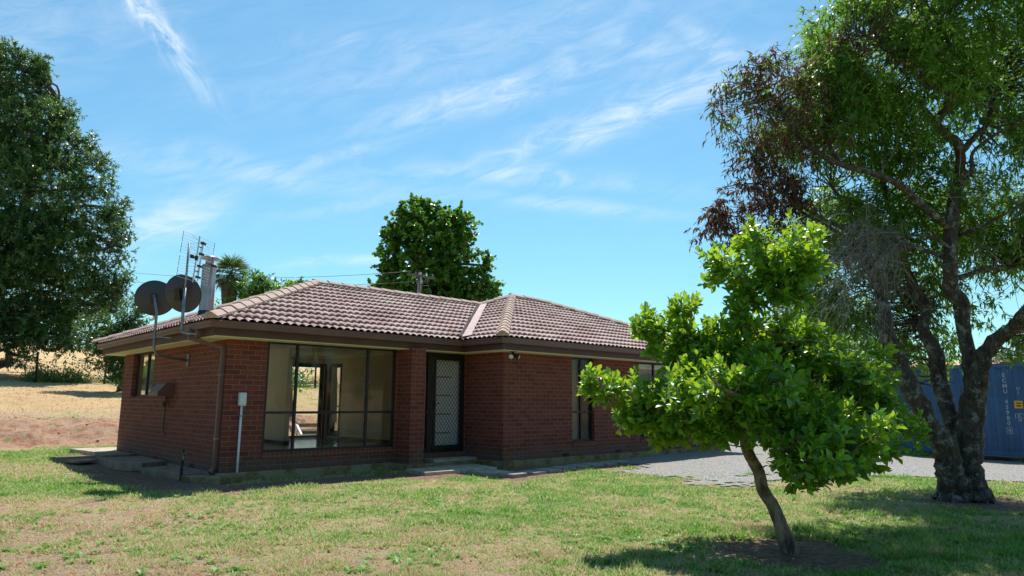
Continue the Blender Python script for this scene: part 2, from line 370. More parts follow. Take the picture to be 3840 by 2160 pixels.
def ground_mat():
    m, nt, b = newmat('ground_soil_and_lawn'); c, fine, p = lawn_color(nt)
    def att(nm):
        a = nt.nodes.new('ShaderNodeAttribute'); a.attribute_name = nm; return a.outputs['Fac']
    # dry paddock
    pc = ramp(nt, noise(nt, p, .9, 8, .75), [(.3, lin('#a88a62')), (.5, lin('#c4a57a')), (.7, lin('#cfb488'))])
    c = mixc(nt, att('dry'), c, pc)
    soil = ramp(nt, noise(nt, p, 13, 8, .75), [(.3, lin('#5d463b')), (.5, lin('#8c705e')), (.7, lin('#b09682'))])
    edge = math_(nt, 'MULTIPLY', math_(nt, 'SUBTRACT', noise(nt, p, 9, 6, .7), .5), .9)
    k = math_(nt, 'MULTIPLY', math_(nt, 'ADD', att('soil'), edge), 4, clamp=True)
    c = mixc(nt, k, c, soil)
    red = ramp(nt, noise(nt, p, 5, 9, .75), [(.3, lin('#86604c')), (.44, lin('#a87a60')), (.52, lin('#b09078')), (.7, lin('#b8a289'))])
    red = mixc(nt, ramp(nt, noise(nt, p, 2.3, 5), [(.62, (0, 0, 0, 1)), (.68, (1, 1, 1, 1))]), red, lin('#7c8a4a'))
    k = math_(nt, 'MULTIPLY', math_(nt, 'ADD', att('bank'), edge), 3, clamp=True)
    c = mixc(nt, k, c, red)
    L(nt, c, b.inputs['Base Color']); b.inputs['Roughness'].default_value = .95; b.inputs['Specular IOR Level'].default_value = .1
    bump(nt, b, noise(nt, p, 22, 8, .8), 1, .05); return m
M['ground'] = ground_mat()
def blade_mat():
    m, nt, b = newmat('grass_blade'); c, f, p = lawn_color(nt, True); L(nt, c, b.inputs['Base Color']); b.inputs['Roughness'].default_value = .55
    b.inputs['Specular IOR Level'].default_value = .3
    tr = nt.nodes.new('ShaderNodeBsdfTranslucent'); L(nt, c, tr.inputs[0]); mx = nt.nodes.new('ShaderNodeMixShader'); mx.inputs[0].default_value = .45
    L(nt, b.outputs[0], mx.inputs[1]); L(nt, tr.outputs[0], mx.inputs[2]); L(nt, mx.outputs[0], nt.nodes['Material Output'].inputs[0]); return m
M['blade'] = blade_mat()
def gravel_mat():
    m, nt, b = newmat('gravel'); p = pos(nt); v = nt.nodes.new('ShaderNodeTexVoronoi'); v.inputs['Scale'].default_value = 55; L(nt, p, v.inputs['Vector'])
    sp = nt.nodes.new('ShaderNodeSeparateColor'); L(nt, v.outputs['Color'], sp.inputs[0])
    c = ramp(nt, sp.outputs[0], [(0, lin('#4c4b4c')), (.4, lin('#777674')), (.75, lin('#93908c')), (1, lin('#bdb8b0'))])
    c = mixc(nt, ramp(nt, noise(nt, p, 1.1, 6, .7), [(.50, (0, 0, 0, 1)), (.70, (.75, .75, .75, 1))]), c, lin('#95836e'))
    c = mixc(nt, ramp(nt, noise(nt, p, .8, 6, .7), [(.55, (0, 0, 0, 1)), (.66, (.6, .6, .6, 1))]), c, lin('#7b8052'))
    L(nt, c, b.inputs['Base Color']); b.inputs['Roughness'].default_value = .9; bump(nt, b, noise(nt, p, 60, 4, .7), .7, .02); return m
M['gravel'] = gravel_mat()
def cont_mat():
    m, nt, b = newmat('container_blue'); p = pos(nt)
    c = ramp(nt, noise(nt, p, 1.4, 7, .7), [(.3, lin('#28496a')), (.6, lin('#325a80')), (.8, lin('#486e90'))])
    c = mixc(nt, ramp(nt, noise(nt, p, 3.7, 9, .8), [(.64, (0, 0, 0, 1)), (.70, (.8, .8, .8, 1))]), c, lin('#5b4238'))
    L(nt, c, b.inputs['Base Color']); b.inputs['Roughness'].default_value = .6; return m
M['cont'] = cont_mat()
M['yellow'] = plain('yellow_label', '#d9a018', .6, 0, .05, 9, 0)
G1 = [lin('#3f6420'), lin('#4d7a24'), lin('#5e8c2a'), lin('#78a032')]
M['magleaf'] = leaf_mat('magnolia_leaf', [lin('#2b541d'), lin('#3b6e24'), lin('#50902c'), lin('#82b63e')], lin('#d6f434'), .46, .32, .7)
M['bigleaf'] = leaf_mat('lance_leaf', [lin('#34561f'), lin('#426a26'), lin('#527c2e'), lin('#6f983f')], lin('#a8d440'), .44, .42, .5)
M['brownleaf'] = leaf_mat('dead_leaf', [lin('#3c2b28'), lin('#4e3831'), lin('#5c4538'), lin('#6c6042')], lin('#8a6048'), .28, .6, .2)
M['leftleaf'] = leaf_mat('ash_leaf', [lin('#28441f'), lin('#36582b'), lin('#4a703a'), lin('#708f5c')], lin('#84a848'), .28, .36, .6)
M['midleaf'] = leaf_mat('round_leaf', [lin('#35591f'), lin('#447026'), lin('#57842e'), lin('#759a44')], lin('#8cc030'), .35, .38, .6)
M['palmleaf'] = leaf_mat('palm_leaf', [lin('#3c5534'), lin('#51704a'), lin('#6a8560')], lin('#9ab060'), .25, .4)
M['yelleaf'] = leaf_mat('yellow_green_leaf', [lin('#557a20'), lin('#6e9428'), lin('#8fae38')], lin('#c0d840'), .4, .45)
M['greyleaf'] = leaf_mat('grey_leaf', [lin('#4f5d50'), lin('#66756a'), lin('#7d8a80')], lin('#90a080'), .3, .5)
M['weed'] = leaf_mat('dry_weed', [lin('#a98f68'), lin('#a8946a'), lin('#8f845a'), lin('#66683c')], lin('#d8c890'), .3, .7, .1)
M['deadgrass'] = leaf_mat('fallen_leaf', [lin('#7a4528'), lin('#9a6038'), lin('#c09070')], lin('#b07048'), .3, .7, .2)
M['petal'] = plain('magnolia_petal', '#a8447e', .5, 0, .1, 20, 0)
M['bark_mag'] = bark_mat('smooth_bark', '#4a3e33', '#a08f7e', None)
M['bark_big'] = bark_mat('lichen_bark', '#2a2420', '#5a4f46', '#84877e', .555, 14)
M['twig'] = bark_mat('bare_twig', '#6b6661', '#a39f99', None)
M['bark'] = bark_mat('brown_bark', '#3b3028', '#665545', None)
# ------------------------------------------------------------------ world and light
SUND = np.array([.36, .34, 1.0]); SUND /= np.linalg.norm(SUND)
w = bpy.data.worlds.new('World'); S.world = w; w.use_nodes = True; nt = w.node_tree
bg = nt.nodes['Background']; bg.inputs['Strength'].default_value = .104
sky = nt.nodes.new('ShaderNodeTexSky'); sky.sky_type = 'NISHITA'; sky.sun_disc = False
sky.sun_elevation = math.asin(SUND[2]); sky.sun_rotation = math.atan2(SUND[0], SUND[1]); sky.air_density = 1.25; sky.dust_density = .6; sky.ozone_density = 2.2; sky.altitude = 300
tc = nt.nodes.new('ShaderNodeTexCoord'); dirv = tc.outputs['Generated']
WISPS = [(580, 105, 53, 220, 38, 1.3), (1850, 345, -14, 420, 65, .85), (2350, 425, -22, 620, 60, .95), (2560, 330, -12, 260, 45, .8), (1900, 662, 4, 480, 38, .6), (950, 640, 8, 560, 55, .5),
         (1320, 560, -16, 380, 30, .5), (560, 830, -22, 260, 75, .85), (1320, 983, -3, 230, 20, .7), (2720, 205, 30, 200, 55, .8), (1300, 150, -20, 80, 25, .5),
         (2080, 770, 4, 420, 28, .5), (1900, 120, -12, 900, 120, .34), (2350, 180, 14, 500, 70, .4), (1500, 730, -12, 480, 30, .3), (2350, 330, -35, 500, 40, .3), (-900, 300, -10, 900, 120, .5), (4900, 200, 12, 900, 120, .5)]
def dt(vec, s):
    n = nt.nodes.new('ShaderNodeVectorMath'); n.operation = 'DOT_PRODUCT'; L(nt, dirv, n.inputs[0]); n.inputs[1].default_value = tuple(vec*s); return n.outputs['Value']
def frame(u, v, ang):
    c = ray(u, v); c /= np.linalg.norm(c); e = ray(u+200*math.cos(math.radians(ang)), v+200*math.sin(math.radians(ang))); e /= np.linalg.norm(e)
    a = e-c*(e@c); a /= np.linalg.norm(a); return c, a, np.cross(c, a)
def fibres(u, v, ang, sx, sy):
    c, a, b = frame(u, v, ang); cb = nt.nodes.new('ShaderNodeCombineXYZ'); L(nt, dt(a, sx), cb.inputs[0]); L(nt, dt(b, sy), cb.inputs[1]); L(nt, dt(c, 3), cb.inputs[2])
    return ramp(nt, noise(nt, cb.outputs[0], 1.6, 6, .66, .9), [(.38, (0, 0, 0, 1)), (.70, (1, 1, 1, 1))])
fA = fibres(2050, 500, -17, 7, 24); fB = fibres(600, 125, 54, 9, 26)
wobn = math_(nt, 'SUBTRACT', noise(nt, dirv, 5.5, 2), .5)
tot = None; tb = None
for i, (u, v, ang, ln, wd, st) in enumerate(WISPS):
    c, a, b = frame(u, v, ang); la = ln/FPX; lb = wd/FPX
    ub = math_(nt, 'MULTIPLY_ADD', wobn, 3.0, dt(b, 1/lb)); ua = dt(a, 1/la)
    g = math_(nt, 'MULTIPLY_ADD', ua, ua, math_(nt, 'MULTIPLY', ub, ub))
    g = math_(nt, 'EXPONENT', math_(nt, 'MULTIPLY', g, -1.0))
    k = math_(nt, 'MULTIPLY', math_(nt, 'MULTIPLY', g, math_(nt, 'GREATER_THAN', dt(c, 1), 0)), st)
    if i == 0: tb = math_(nt, 'MULTIPLY', k, fB)
    else: tot = k if tot is None else math_(nt, 'MAXIMUM', tot, k)
tot = math_(nt, 'ADD', math_(nt, 'MULTIPLY', tot, math_(nt, 'MULTIPLY_ADD', fA, .85, .15)), tb)
tot = math_(nt, 'MULTIPLY_ADD', fA, .025, tot, clamp=True)
skc = mixc(nt, 1.0, sky.outputs[0], (.65, 1.035, 1.07, 1), 'MULTIPLY')
cl = mixc(nt, math_(nt, 'MULTIPLY', tot, .75), skc, (7.6, 8.2, 8.6, 1))
L(nt, cl, bg.inputs['Color'])
sd = bpy.data.lights.new('sun', 'SUN'); sd.energy = 5.0; sd.angle = math.radians(.53); sd.color = (1, .955, .88)
so = bpy.data.objects.new('sun', sd); COL.objects.link(so); so.rotation_euler = Vector(SUND).to_track_quat('Z', 'Y').to_euler()
so.location = (10, 10, 30)
cd = bpy.data.cameras.new('camera'); cd.lens = FPX/3840*36; cd.sensor_width = 36; cd.clip_end = 3000; cd.clip_start = .05
co_ = bpy.data.objects.new('camera', cd); COL.objects.link(co_)
co_.matrix_world = Matrix(((RT[0], UP[0], -FW[0], C0[0]), (RT[1], UP[1], -FW[1], C0[1]), (RT[2], UP[2], -FW[2], C0[2]), (0, 0, 0, 1)))
S.camera = co_
S.cycles.max_bounces = 12; S.cycles.diffuse_bounces = 6; S.cycles.transparent_max_bounces = 16
S.view_settings.view_transform = 'Standard'; S.view_settings.look = 'None'; S.view_settings.gamma = 1; S.view_settings.exposure = 0.40
# ------------------------------------------------------------------ ground
def axis_pts(lo, hi, step, far):
    a = list(np.arange(lo, hi+1e-6, step)); s = step; x = hi; r = []
    while x < far: s *= 1.22; x += s; r.append(x)
    s = step; x = lo; l = []
    while x > -far: s *= 1.22; x -= s; l.append(x)
    return np.array(l[::-1]+a+r)
gx = axis_pts(-9, 19, .11, 620); gy = axis_pts(-13, 13, .11, 620)
X, Y = np.meshgrid(gx, gy); Z = terrain(X, Y); nx, ny = len(gx), len(gy)
co = np.stack([X, Y, Z], -1).reshape(-1, 3)
i0 = (np.arange(ny-1)[:, None]*nx+np.arange(nx-1)[None]).ravel(); fq = np.stack([i0, i0+1, i0+nx+1, i0+nx], -1)
xf, yf = X.ravel(), Y.ravel()
ground = np_mesh('ground', co, [fq], M['ground'], None, {'grn': green_amt(xf, yf), 'soil': soil_mask(xf, yf), 'bank': bank_mask(xf, yf),
    'dry': np.maximum(sst(11.5, 14.5, yf+fbm(xf*.3, yf*.3, 91)*2-1)*.8*(1-.5*sst(4, 8, xf)*sst(26, 25, yf)), sst(24, 30, np.maximum(xf, yf)))}, True)
tag(ground, kind='structure')
# driveway
dx = np.arange(4.6, 33, .07); dy = np.arange(-24, 14, .07); X, Y = np.meshgrid(dx, dy); 
mk = gravel_mask(X, Y)+(vn(X*11, Y*11, 5)-.5)*.7 > 0
sub = mk[:-1, :-1] & mk[1:, :-1] & mk[:-1, 1:] & mk[1:, 1:]
nx = len(dx); co = np.stack([X, Y, terrain(X, Y)+.018], -1).reshape(-1, 3)
jj, ii = np.nonzero(sub); i0 = jj*nx+ii; fq = np.stack([i0, i0+1, i0+nx+1, i0+nx], -1)
us, inv = np.unique(fq, return_inverse=True)
tag(np_mesh('gravel_driveway', co[us], [inv.reshape(-1, 4)], M['gravel'], None, None, True), kind='structure')
# ------------------------------------------------------------------ lawn blades (stuff)
def in_house(x, y): return ((x > -.12) & (y > -.1) & (y < 6.4) & (x < 14)) | ((x > 5.1) & (y > -1.4) & (y < 6.4) & (x < 14))
n = 640000
d = 2.9*(17/2.9)**RS.rand(n); u = RS.rand(n)*5000-580
P = C0[:2][None]+d[:, None]*(FW[:2][None]+RT[:2][None]*((u-1920)/FPX)[:, None])
x, y = P[:, 0], P[:, 1]; g = green_amt(x, y); tuft = fbm(x*2.6, y*2.6, 81, 3)
sm = soil_mask(x, y); gm = gravel_mask(x, y); bm = bank_mask(x, y)
keep = (~in_house(x, y)) & (sm < .02+RS.rand(n)*.25) & (gm < RS.rand(n)*.35-.1) & (bm < RS.rand(n)*.5-.2) & (RS.rand(n) < (.22+.8*g+.4*(tuft > .52))*(.35+.65*(fbm(x*5, y*5, 131, 2) > .42)))
x, y, d, g, tuft = x[keep], y[keep], d[keep], g[keep], tuft[keep]; n = len(x)
lenb = (.026+.034*RS.rand(n))*(.65+.75*sst(.45, .7, tuft)*(.4+g))*(.8+.5*g); wid = (.0026+.002*RS.rand(n))*(1+.24*(d-3)).clip(1, 4)
az = RS.rand(n)*2*np.pi; lean = .3+.9*RS.rand(n)
base = np.stack([x, y, terrain(x, y)-.003], -1)
Dv = np.stack([np.cos(az)*lean, np.sin(az)*lean, np.ones(n)], -1); Nv = np.stack([-np.cos(az), -np.sin(az), lean], -1)
Dv /= np.linalg.norm(Dv, axis=1)[:, None]; Sv = np.stack([-np.sin(az), np.cos(az), np.zeros(n)], -1)
co = np.stack([base-Sv*wid[:, None], base+Sv*wid[:, None], base+Dv*lenb[:, None]+np.stack([np.cos(az), np.sin(az), 0*az], -1)*(lenb*.3)[:, None]], 1).reshape(-1, 3)
o = np_mesh('lawn_grass', co, [np.arange(n*3).reshape(-1, 3)], M['blade'], None, {'grn': np.repeat(g, 3), 'rnd': np.repeat(RS.rand(n), 3)})
tag(o, 'short patchy green and straw lawn grass in front of the brick house', 'grass', kind='stuff')
# broad weeds and clover tufts in the lawn
pts = []
for k in range(3600):
    dd = 3.2*(11/3.2)**random.random(); uu = random.random()*4200-200
    p = C0[:2]+dd*(FW[:2]+RT[:2]*(uu-1920)/FPX)
    if in_house(p[0], p[1]) or gravel_mask(p[0], p[1]) > -.1 or soil_mask(p[0], p[1]) > .1: continue
    if fbm(p[0]*1.3, p[1]*1.3, 95, 3) < .55: continue
    pts.append((p[0], p[1], 12, .04+.045*random.random()))
for k in range(1500):
    p = (random.uniform(-4.5, -.5), random.uniform(-.8, 4.5))
    if fbm(p[0]*1.5, p[1]*1.5, 97, 3) < .46 or soil_mask(p[0], p[1]) > .3: continue
    pts.append((p[0], p[1], 7, .03))
PP = []; DD = []; LL = []
for (x, y, m_, s) in pts:
    zz = float(terrain(x, y))
    for i in range(m_):
        a = random.random()*6.283; e = random.uniform(.15, .9)
        PP.append((x+random.uniform(-.02, .02), y+random.uniform(-.02, .02), zz+.004)); DD.append((math.cos(a), math.sin(a), e)); LL.append(s*random.uniform(.7, 1.3))
PP = np.array(PP); DD = np.array(DD); LL = np.array(LL)
M['weedgreen'] = leaf_mat('lawn_weed', [lin('#4d7d2a'), lin('#62943a'), lin('#7aa840')], lin('#a8d840'), .4, .5, .4)
tag(leaves('lawn_weeds', PP, DD, np.array([[0, 0, 1.]]).repeat(len(PP), 0), LL, LL*.22, T_LAN, M['weedgreen']), 'bright green broad weeds and clover tufts scattered through the patchy lawn', 'weeds', kind='stuff')
# fallen leaves
n = 420; dd = 3.2*(9/3.2)**RS.rand(n); uu = RS.rand(n)*4000
P = C0[:2][None]+dd[:, None]*(FW[:2][None]+RT[:2][None]*((uu-1920)/FPX)[:, None]); k = ~in_house(P[:, 0], P[:, 1]); P = P[k]; n = len(P)
PP = np.stack([P[:, 0], P[:, 1], terrain(P[:, 0], P[:, 1])+.02+.012*RS.rand(n)], -1); DD = runit(n); DD[:, 2] *= .3; NN = runit(n)*.5+np.array([0, 0, 1.])
tag(leaves('fallen_leaves', PP, DD, NN, .03+.035*RS.rand(n), .016+.015*RS.rand(n), T_RND, M['deadgrass']), 'small brown fallen leaves scattered over the lawn and soil', 'leaves', kind='stuff')
# ================================================================== THE HOUSE
D_, PR, XR, EV = 6.31, 1.2443, 5.2934, .50
XE = 13.9; HW = 2.26; ZG = 2.50; ZR = 2.502; T = .398
house = thing('brick_house', 'single storey red brown brick house with tiled hip roof and cream eaves', 'house', (0, 0, 0))
def wallmesh(mb, plane, a0, a1, z0, z1, d0, d1, holes):
    """wall slab with rectangular openings. plane 'y': runs along x at y=d; 'x': runs along y at x=d"""
    As = sorted({a0, a1, *[h[0] for h in holes], *[h[1] for h in holes]}); Zs = sorted({z0, z1, *[h[2] for h in holes], *[h[3] for h in holes]})
    def P(a, d, z): return (a, d, z) if plane == 'y' else (d, a, z)
    def solid(i, j):
        if i < 0 or j < 0 or i >= len(As)-1 or j >= len(Zs)-1: return False
        a = (As[i]+As[i+1])/2; z = (Zs[j]+Zs[j+1])/2
        return not any(h[0] < a < h[1] and h[2] < z < h[3] for h in holes)
    def q(*p): mb.add(p, [(0, 1, 2, 3)])
    for i in range(len(As)-1):
        for j in range(len(Zs)-1):
            if not solid(i, j): continue
            a, b, z, t = As[i], As[i+1], Zs[j], Zs[j+1]
            q(P(a, d0, z), P(b, d0, z), P(b, d0, t), P(a, d0, t)); q(P(a, d1, z), P(a, d1, t), P(b, d1, t), P(b, d1, z))
            if not solid(i-1, j): q(P(a, d0, z), P(a, d0, t), P(a, d1, t), P(a, d1, z))
            if not solid(i+1, j): q(P(b, d0, z), P(b, d1, z), P(b, d1, t), P(b, d0, t))
            if not solid(i, j-1): q(P(a, d0, z), P(a, d1, z), P(b, d1, z), P(b, d0, z))
            if not solid(i, j+1): q(P(a, d0, t), P(b, d0, t), P(b, d1, t), P(a, d1, t))
    return mb
# openings (along, along, z, z)
W1 = (.70, 3.43, .30, 2.27); WS = (4.05, 5.60, 1.27, 2.25); DO = (3.86, 5.27, .14, 2.27)
R1 = (7.45, 8.23, .31, 2.25); R2 = (10.04, 11.84, .31, 2.25); BW = (4.06, 5.10, .19, 2.20); SW = (5.55, 6.03, .34, 2.18)
NX0, NX1, NY = 5.35, 8.6, 4.7           # covered notch at the back
TH = .11
wallmesh(MB(), 'y', 0, XR, 0, HW+.25, 0, TH, [W1, DO]).build('wall', M['brick'], house)
wallmesh(MB(), 'x', TH+.001, D_-TH-.001, 0, HW+.25, 0, TH, [WS]).build('wall', M['brick'], house)
wallmesh(MB(), 'y', 0, NX0+TH, 0, HW+.25, D_-TH, D_, [BW, (.4, 2.9, .3, 2.3)]).build('wall', M['brick'], house)  # wide left hole is for the unseen window added to brighten the room
wallmesh(MB(), 'x', NY+.001, D_-TH-.001, 0, HW+.25, NX0, NX0+TH, [SW]).build('wall', M['brick'], house)
wallmesh(MB(), 'y', NX0, NX1, 0, HW+.25, NY-TH, NY, []).build('wall', M['brick'], house)
wallmesh(MB(), 'x', NY+.001, D_, 0, HW+.25, NX1, NX1+TH, []).build('wall', M['brick'], house)
wallmesh(MB(), 'y', NX1+TH+.001, XE, 0, HW+.25, D_-TH, D_, []).build('wall', M['brick'], house)
wallmesh(MB(), 'x', -PR+TH+.001, TH, 0, HW+.25, XR+.001, XR+TH, []).build('wall', M['brick'], house)
wallmesh(MB(), 'y', XR, XE, 0, HW+.25, -PR, -PR+TH, [R1, R2]).build('wall', M['brick'], house)
wallmesh(MB(), 'x', -PR+TH+.001, D_-TH-.001, 0, HW+.25, XE-TH, XE, []).build('wall', M['brick'], house)
MB().box(3.49, 3.84, -.47, -.002, -.02, HW+.02).build('pillar', M['brick'], house)
# rowlock sills
def sill(a0, a1, y, z0=.205, z1=.30, out=.018): return MB().box(a0, a1, y-out, y+.10, z0, z1)
sill(.70, 3.485, 0, .195, .302).build('brick_sill', M['rowlock'], house)
sill(R1[0]-.002, R1[1]+.002, -PR, .21, .312).build('brick_sill', M['rowlock'], house); sill(R2[0]-.002, R2[1]+.002, -PR, .21, .312).build('brick_sill', M['rowlock'], house)
MB().box(3.845, 5.29, -.06, .05, -.02, .139).build('door_sill', M['rowlock'], house)
MB().box(4.15, 5.288, -.42, -.065, -.13, .035).build('doorstep', M['concrete'], house, bevel=.008)
# footing
f = MB(); f.box(-.06, 3.40, -.11, .05, -.32, -.002); f.box(3.40, 5.23, -.56, .05, -.32, -.022); f.box(XR-.08, XE+.06, -PR-.12, -PR+.05, -.34, -.002); f.box(XR-.076, XR+.05, -PR-.116, 0, -.33, -.006)
f.build('footing', M['moss'], house, bevel=.01)
MB().box(-.05, .05, -.05, D_+.05, -.3, -.003).build('footing', M['concrete_side'], house)
MB().box(.05, XE-.05, -.0, D_-.02, -.3, -.01).build('foundation', M['concrete_side'], house)
MB().box(XE-.06, XE+.06, -PR-.1, D_+.05, -.4, -.006).build('footing', M['concrete_side'], house)
# weep vents in the brickwork
for a in (7.10, 9.0, 11.2): MB().box(a, a+.23, -PR-.004, -PR+.02, .0, .075).build('air_vent', M['vent'], house)
for a in (1.2, 3.3, 5.0): MB().box(-.004, .02, a, a+.23, .0, .075).build('air_vent', M['vent'], house)
# ---- windows
def window(plane, a0, a1, z0, z1, d, mull=[], trans=[], fw=.045, rev=1):
    """frame sits with its outer face at depth d; rev=+1 inside is towards +d"""
    fr = MB()
    def B(mb, p, q, r, s, e, f_): 
        mb.box(p, q, min(e, f_), max(e, f_), r, s) if plane == 'y' else mb.box(min(e, f_), max(e, f_), p, q, r, s)
    e, f_ = d, d+.05*rev
    B(fr, a0, a0+fw, z0, z1, e, f_); B(fr, a1-fw, a1, z0, z1, e, f_); B(fr, a0+fw, a1-fw, z0, z0+fw, e, f_); B(fr, a0+fw, a1-fw, z1-fw, z1, e, f_)
    for i, m_ in enumerate(mull): B(fr, m_-.024, m_+.024, z0+fw, z1-fw, e-.006*rev, f_-.006*rev)
    for t in trans:
        edges = [a0+fw]+[m_ for m_ in mull]+[a1-fw]
        for i in range(len(edges)-1):
            B(fr, edges[i]+(.024 if i else 0), edges[i+1]-(.024 if i < len(edges)-2 else 0), t-.022, t+.022, e, f_)
    wn = fr.build('window', M['frame'], house, bevel=.003)
    xs = [a0+fw]+list(mull)+[a1-fw]; zs = [z0+fw]+list(trans)+[z1-fw]
    for i in range(len(xs)-1):
        for j in range(len(zs)-1):
            g = MB(); B(g, xs[i], xs[i+1], zs[j], zs[j+1], d+.024*rev, d+.026*rev)
            # single sheet of glass
            g2 = MB(); dd = d+.025*rev
            pts = [(xs[i], zs[j]), (xs[i+1], zs[j]), (xs[i+1], zs[j+1]), (xs[i], zs[j+1])]
            g2.add([(a, dd, z) if plane == 'y' else (dd, a, z) for a, z in pts], [(0, 1, 2, 3)])
            p = g2.build('pane', M['glass'], wn)
    return wn
window('y', .70, 3.43, .302, 2.258, .012, [1.285, 2.785], [.99])
MB().box(3.432, 3.487, .0+.012, .06, .302, 2.258).build('window_trim', M['frame'], house)
window('x', WS[0], WS[1], 1.272, 2.248, .085, [4.78], [])
window('y', R1[0], R1[1], .312, 2.248, -PR+.07, [7.83], [.98])
window('y', R2[0], R2[1], .312, 2.248, -PR+.07, [10.78], [.98])
window('y', BW[0], BW[1], .19, 2.2, D_-.03, [], [], .06, -1)
window('y', .4, 2.9, .3, 2.3, D_-.03, [1.6], [], .06, -1)  # unseen rear window, added to let more daylight into the living room
window('x', SW[0], SW[1], .34, 2.18, NX0+.08, [], [1.05], .035, -1)
MB().box(BW[0]-.001, BW[0]+.07, D_-.102, D_-.085, .19, 2.2).build('window_lining', M['timber'], house)
# ---- interior
ins = MB()
def qd(mb, *p): mb.add(p, [(0, 1, 2, 3)])
FZ = .17; CZ = 2.47
MB().box(TH+.01, 13.7, TH+.01, D_-TH-.01, FZ-.03, FZ).build('floor', M['floor'], house)
MB().box(TH+.01, NX0-.003, TH+.01, D_-TH-.01, CZ, CZ+.03).build('ceiling', M['ceiling'], house)
b = wallmesh(MB(), 'y', TH+.08, NX0-.065, FZ, CZ, D_-TH-.03, D_-TH-.004, [(BW[0]-.04, BW[1]+.04, FZ, 2.24), (.4, 2.9, .3, 2.3)]); b.build('inner_wall', M['wallpaint'], house)  # wide left hole lines up with the added daylight window
b = wallmesh(MB(), 'x', TH+.03, D_-TH-.032, FZ, CZ, NX0-.06, NX0-.004, [(SW[0]-.03, SW[1]+.03, SW[2]-.03, SW[3]+.03)]); b.build('inner_wall', M['wallpaint'], house)
b = wallmesh(MB(), 'x', TH+.03, D_-TH-.032, FZ, CZ, TH+.02, TH+.06, [(WS[0], WS[1], WS[2], WS[3])]); b.build('inner_wall', M['wallgrey'], house)
MB().box(3.03, 3.15, 4.08, D_-TH-.035, FZ, CZ).build('partition_wall', M['wallgrey'], house)
MB().box(3.015, 3.165, 4.05, D_-TH-.04, FZ+.001, FZ+.07).build('skirting', M['darkwood'], house)
MB().box(NX0-.075, NX0-.061, TH+.03, 5.48, FZ+.001, FZ+.07).build('skirting', M['darkwood'], house)
MB().box(3.17, NX0-.065, D_-TH-.07, D_-TH-.031, CZ-.08, CZ-.001).build('cornice', M['ceiling'], house); MB().box(NX0-.10, NX0-.061, TH+.03, D_-TH-.07, CZ-.08, CZ-.001).build('cornice', M['ceiling'], house)
# timber architraves round the two rear openings
a = MB(); y1 = D_-TH-.031
a.box(BW[0]-.04, BW[1]+.10, y1-.02, y1, 2.2, 2.25); a.box(BW[1]+.04, BW[1]+.10, y1-.02, y1, FZ, 2.2); a.box(BW[0]-.08, BW[0]-.04, y1-.02, y1, FZ, 2.2)
a.build('architrave', M['timber'], house)
a = MB(); x1 = NX0-.061
a.box(x1-.02, x1, SW[0]-.09, SW[1]+.06, SW[3], SW[3]+.06); a.box(x1-.02, x1, SW[0]-.09, SW[0]-.03, SW[2]-.1, SW[3]); a.box(x1-.02, x1, SW[1]+.02, SW[1]+.08, SW[2]-.1, SW[3]); a.box(x1-.02, x1, SW[0]-.03, SW[1]+.02, SW[2]-.1, SW[2]-.03)
a.build('architrave', M['timber'], house)
# lace curtain at the side window, gathered and hanging unevenly
c = MB(); n_ = 26
for i in range(n_+1):
    t = i/n_; yy = 5.66+.30*t; xx = NX0-.12+.02*math.sin(i*1.7)
    c.v += [(xx, yy-.05*t, 2.15), (xx, yy-.10+.05*math.sin(t*3), 1.2), (xx, yy-.12, .55+.12*math.sin(t*5))]
for i in range(n_): 
    for k in (0, 1): c.f.append((i*3+k, i*3+k+1, i*3+k+4, i*3+k+3))
c.build('lace_curtain', M['lace'], house)
# curtain in the left side window and in the tall front window
def folds(a0, a1, z0, z1, d, plane, amp=.02, n=40):
    m_ = MB()
    for i in range(n+1):
        a = a0+(a1-a0)*i/n; dd = d+amp*math.sin(i*1.3)
        m_.v += [(a, dd, z0) if plane == 'y' else (dd, a, z0), (a, dd, z1) if plane == 'y' else (dd, a, z1)]
    for i in range(n): m_.f.append((2*i, 2*i+2, 2*i+3, 2*i+1))
    return m_
folds(4.85, 5.6, 1.25, 2.25, .24, 'x').build('curtain', M['curtain'], house, True)
folds(7.4, 7.86, .3, 2.25, -PR+.22, 'y').build('curtain', M['curtain'], house, True)
MB().box(10.1, 11.8, -PR+.20, -PR+.24, 2.08, 2.24).build('roller_blind', M['ceiling'], house); MB().box(10.1, 11.8, -PR+.21, -PR+.215, 1.0, 2.08).build('roller_blind', M['curtain'], house)
# right wing inner faces
b = wallmesh(MB(), 'y', XR+TH+.01, XE-TH-.01, FZ, CZ, -PR+TH+.002, -PR+TH+.02, [R1, R2]); b.build('inner_wall', M['wallgrey'], house)
MB().box(NX0+.02, XE-.2, 3.0, 3.05, FZ, CZ).build('inner_wall', M['wallgrey'], house)
MB().box(XR+TH+.01, XE-TH-.01, -PR+TH+.021, NY-TH-.01, CZ, CZ+.02).build('ceiling', M['ceiling'], house); MB().box(XR+TH+.01, XE-TH-.01, -PR+TH+.021, TH, FZ-.04, FZ-.004).build('floor', M['floor'], house)
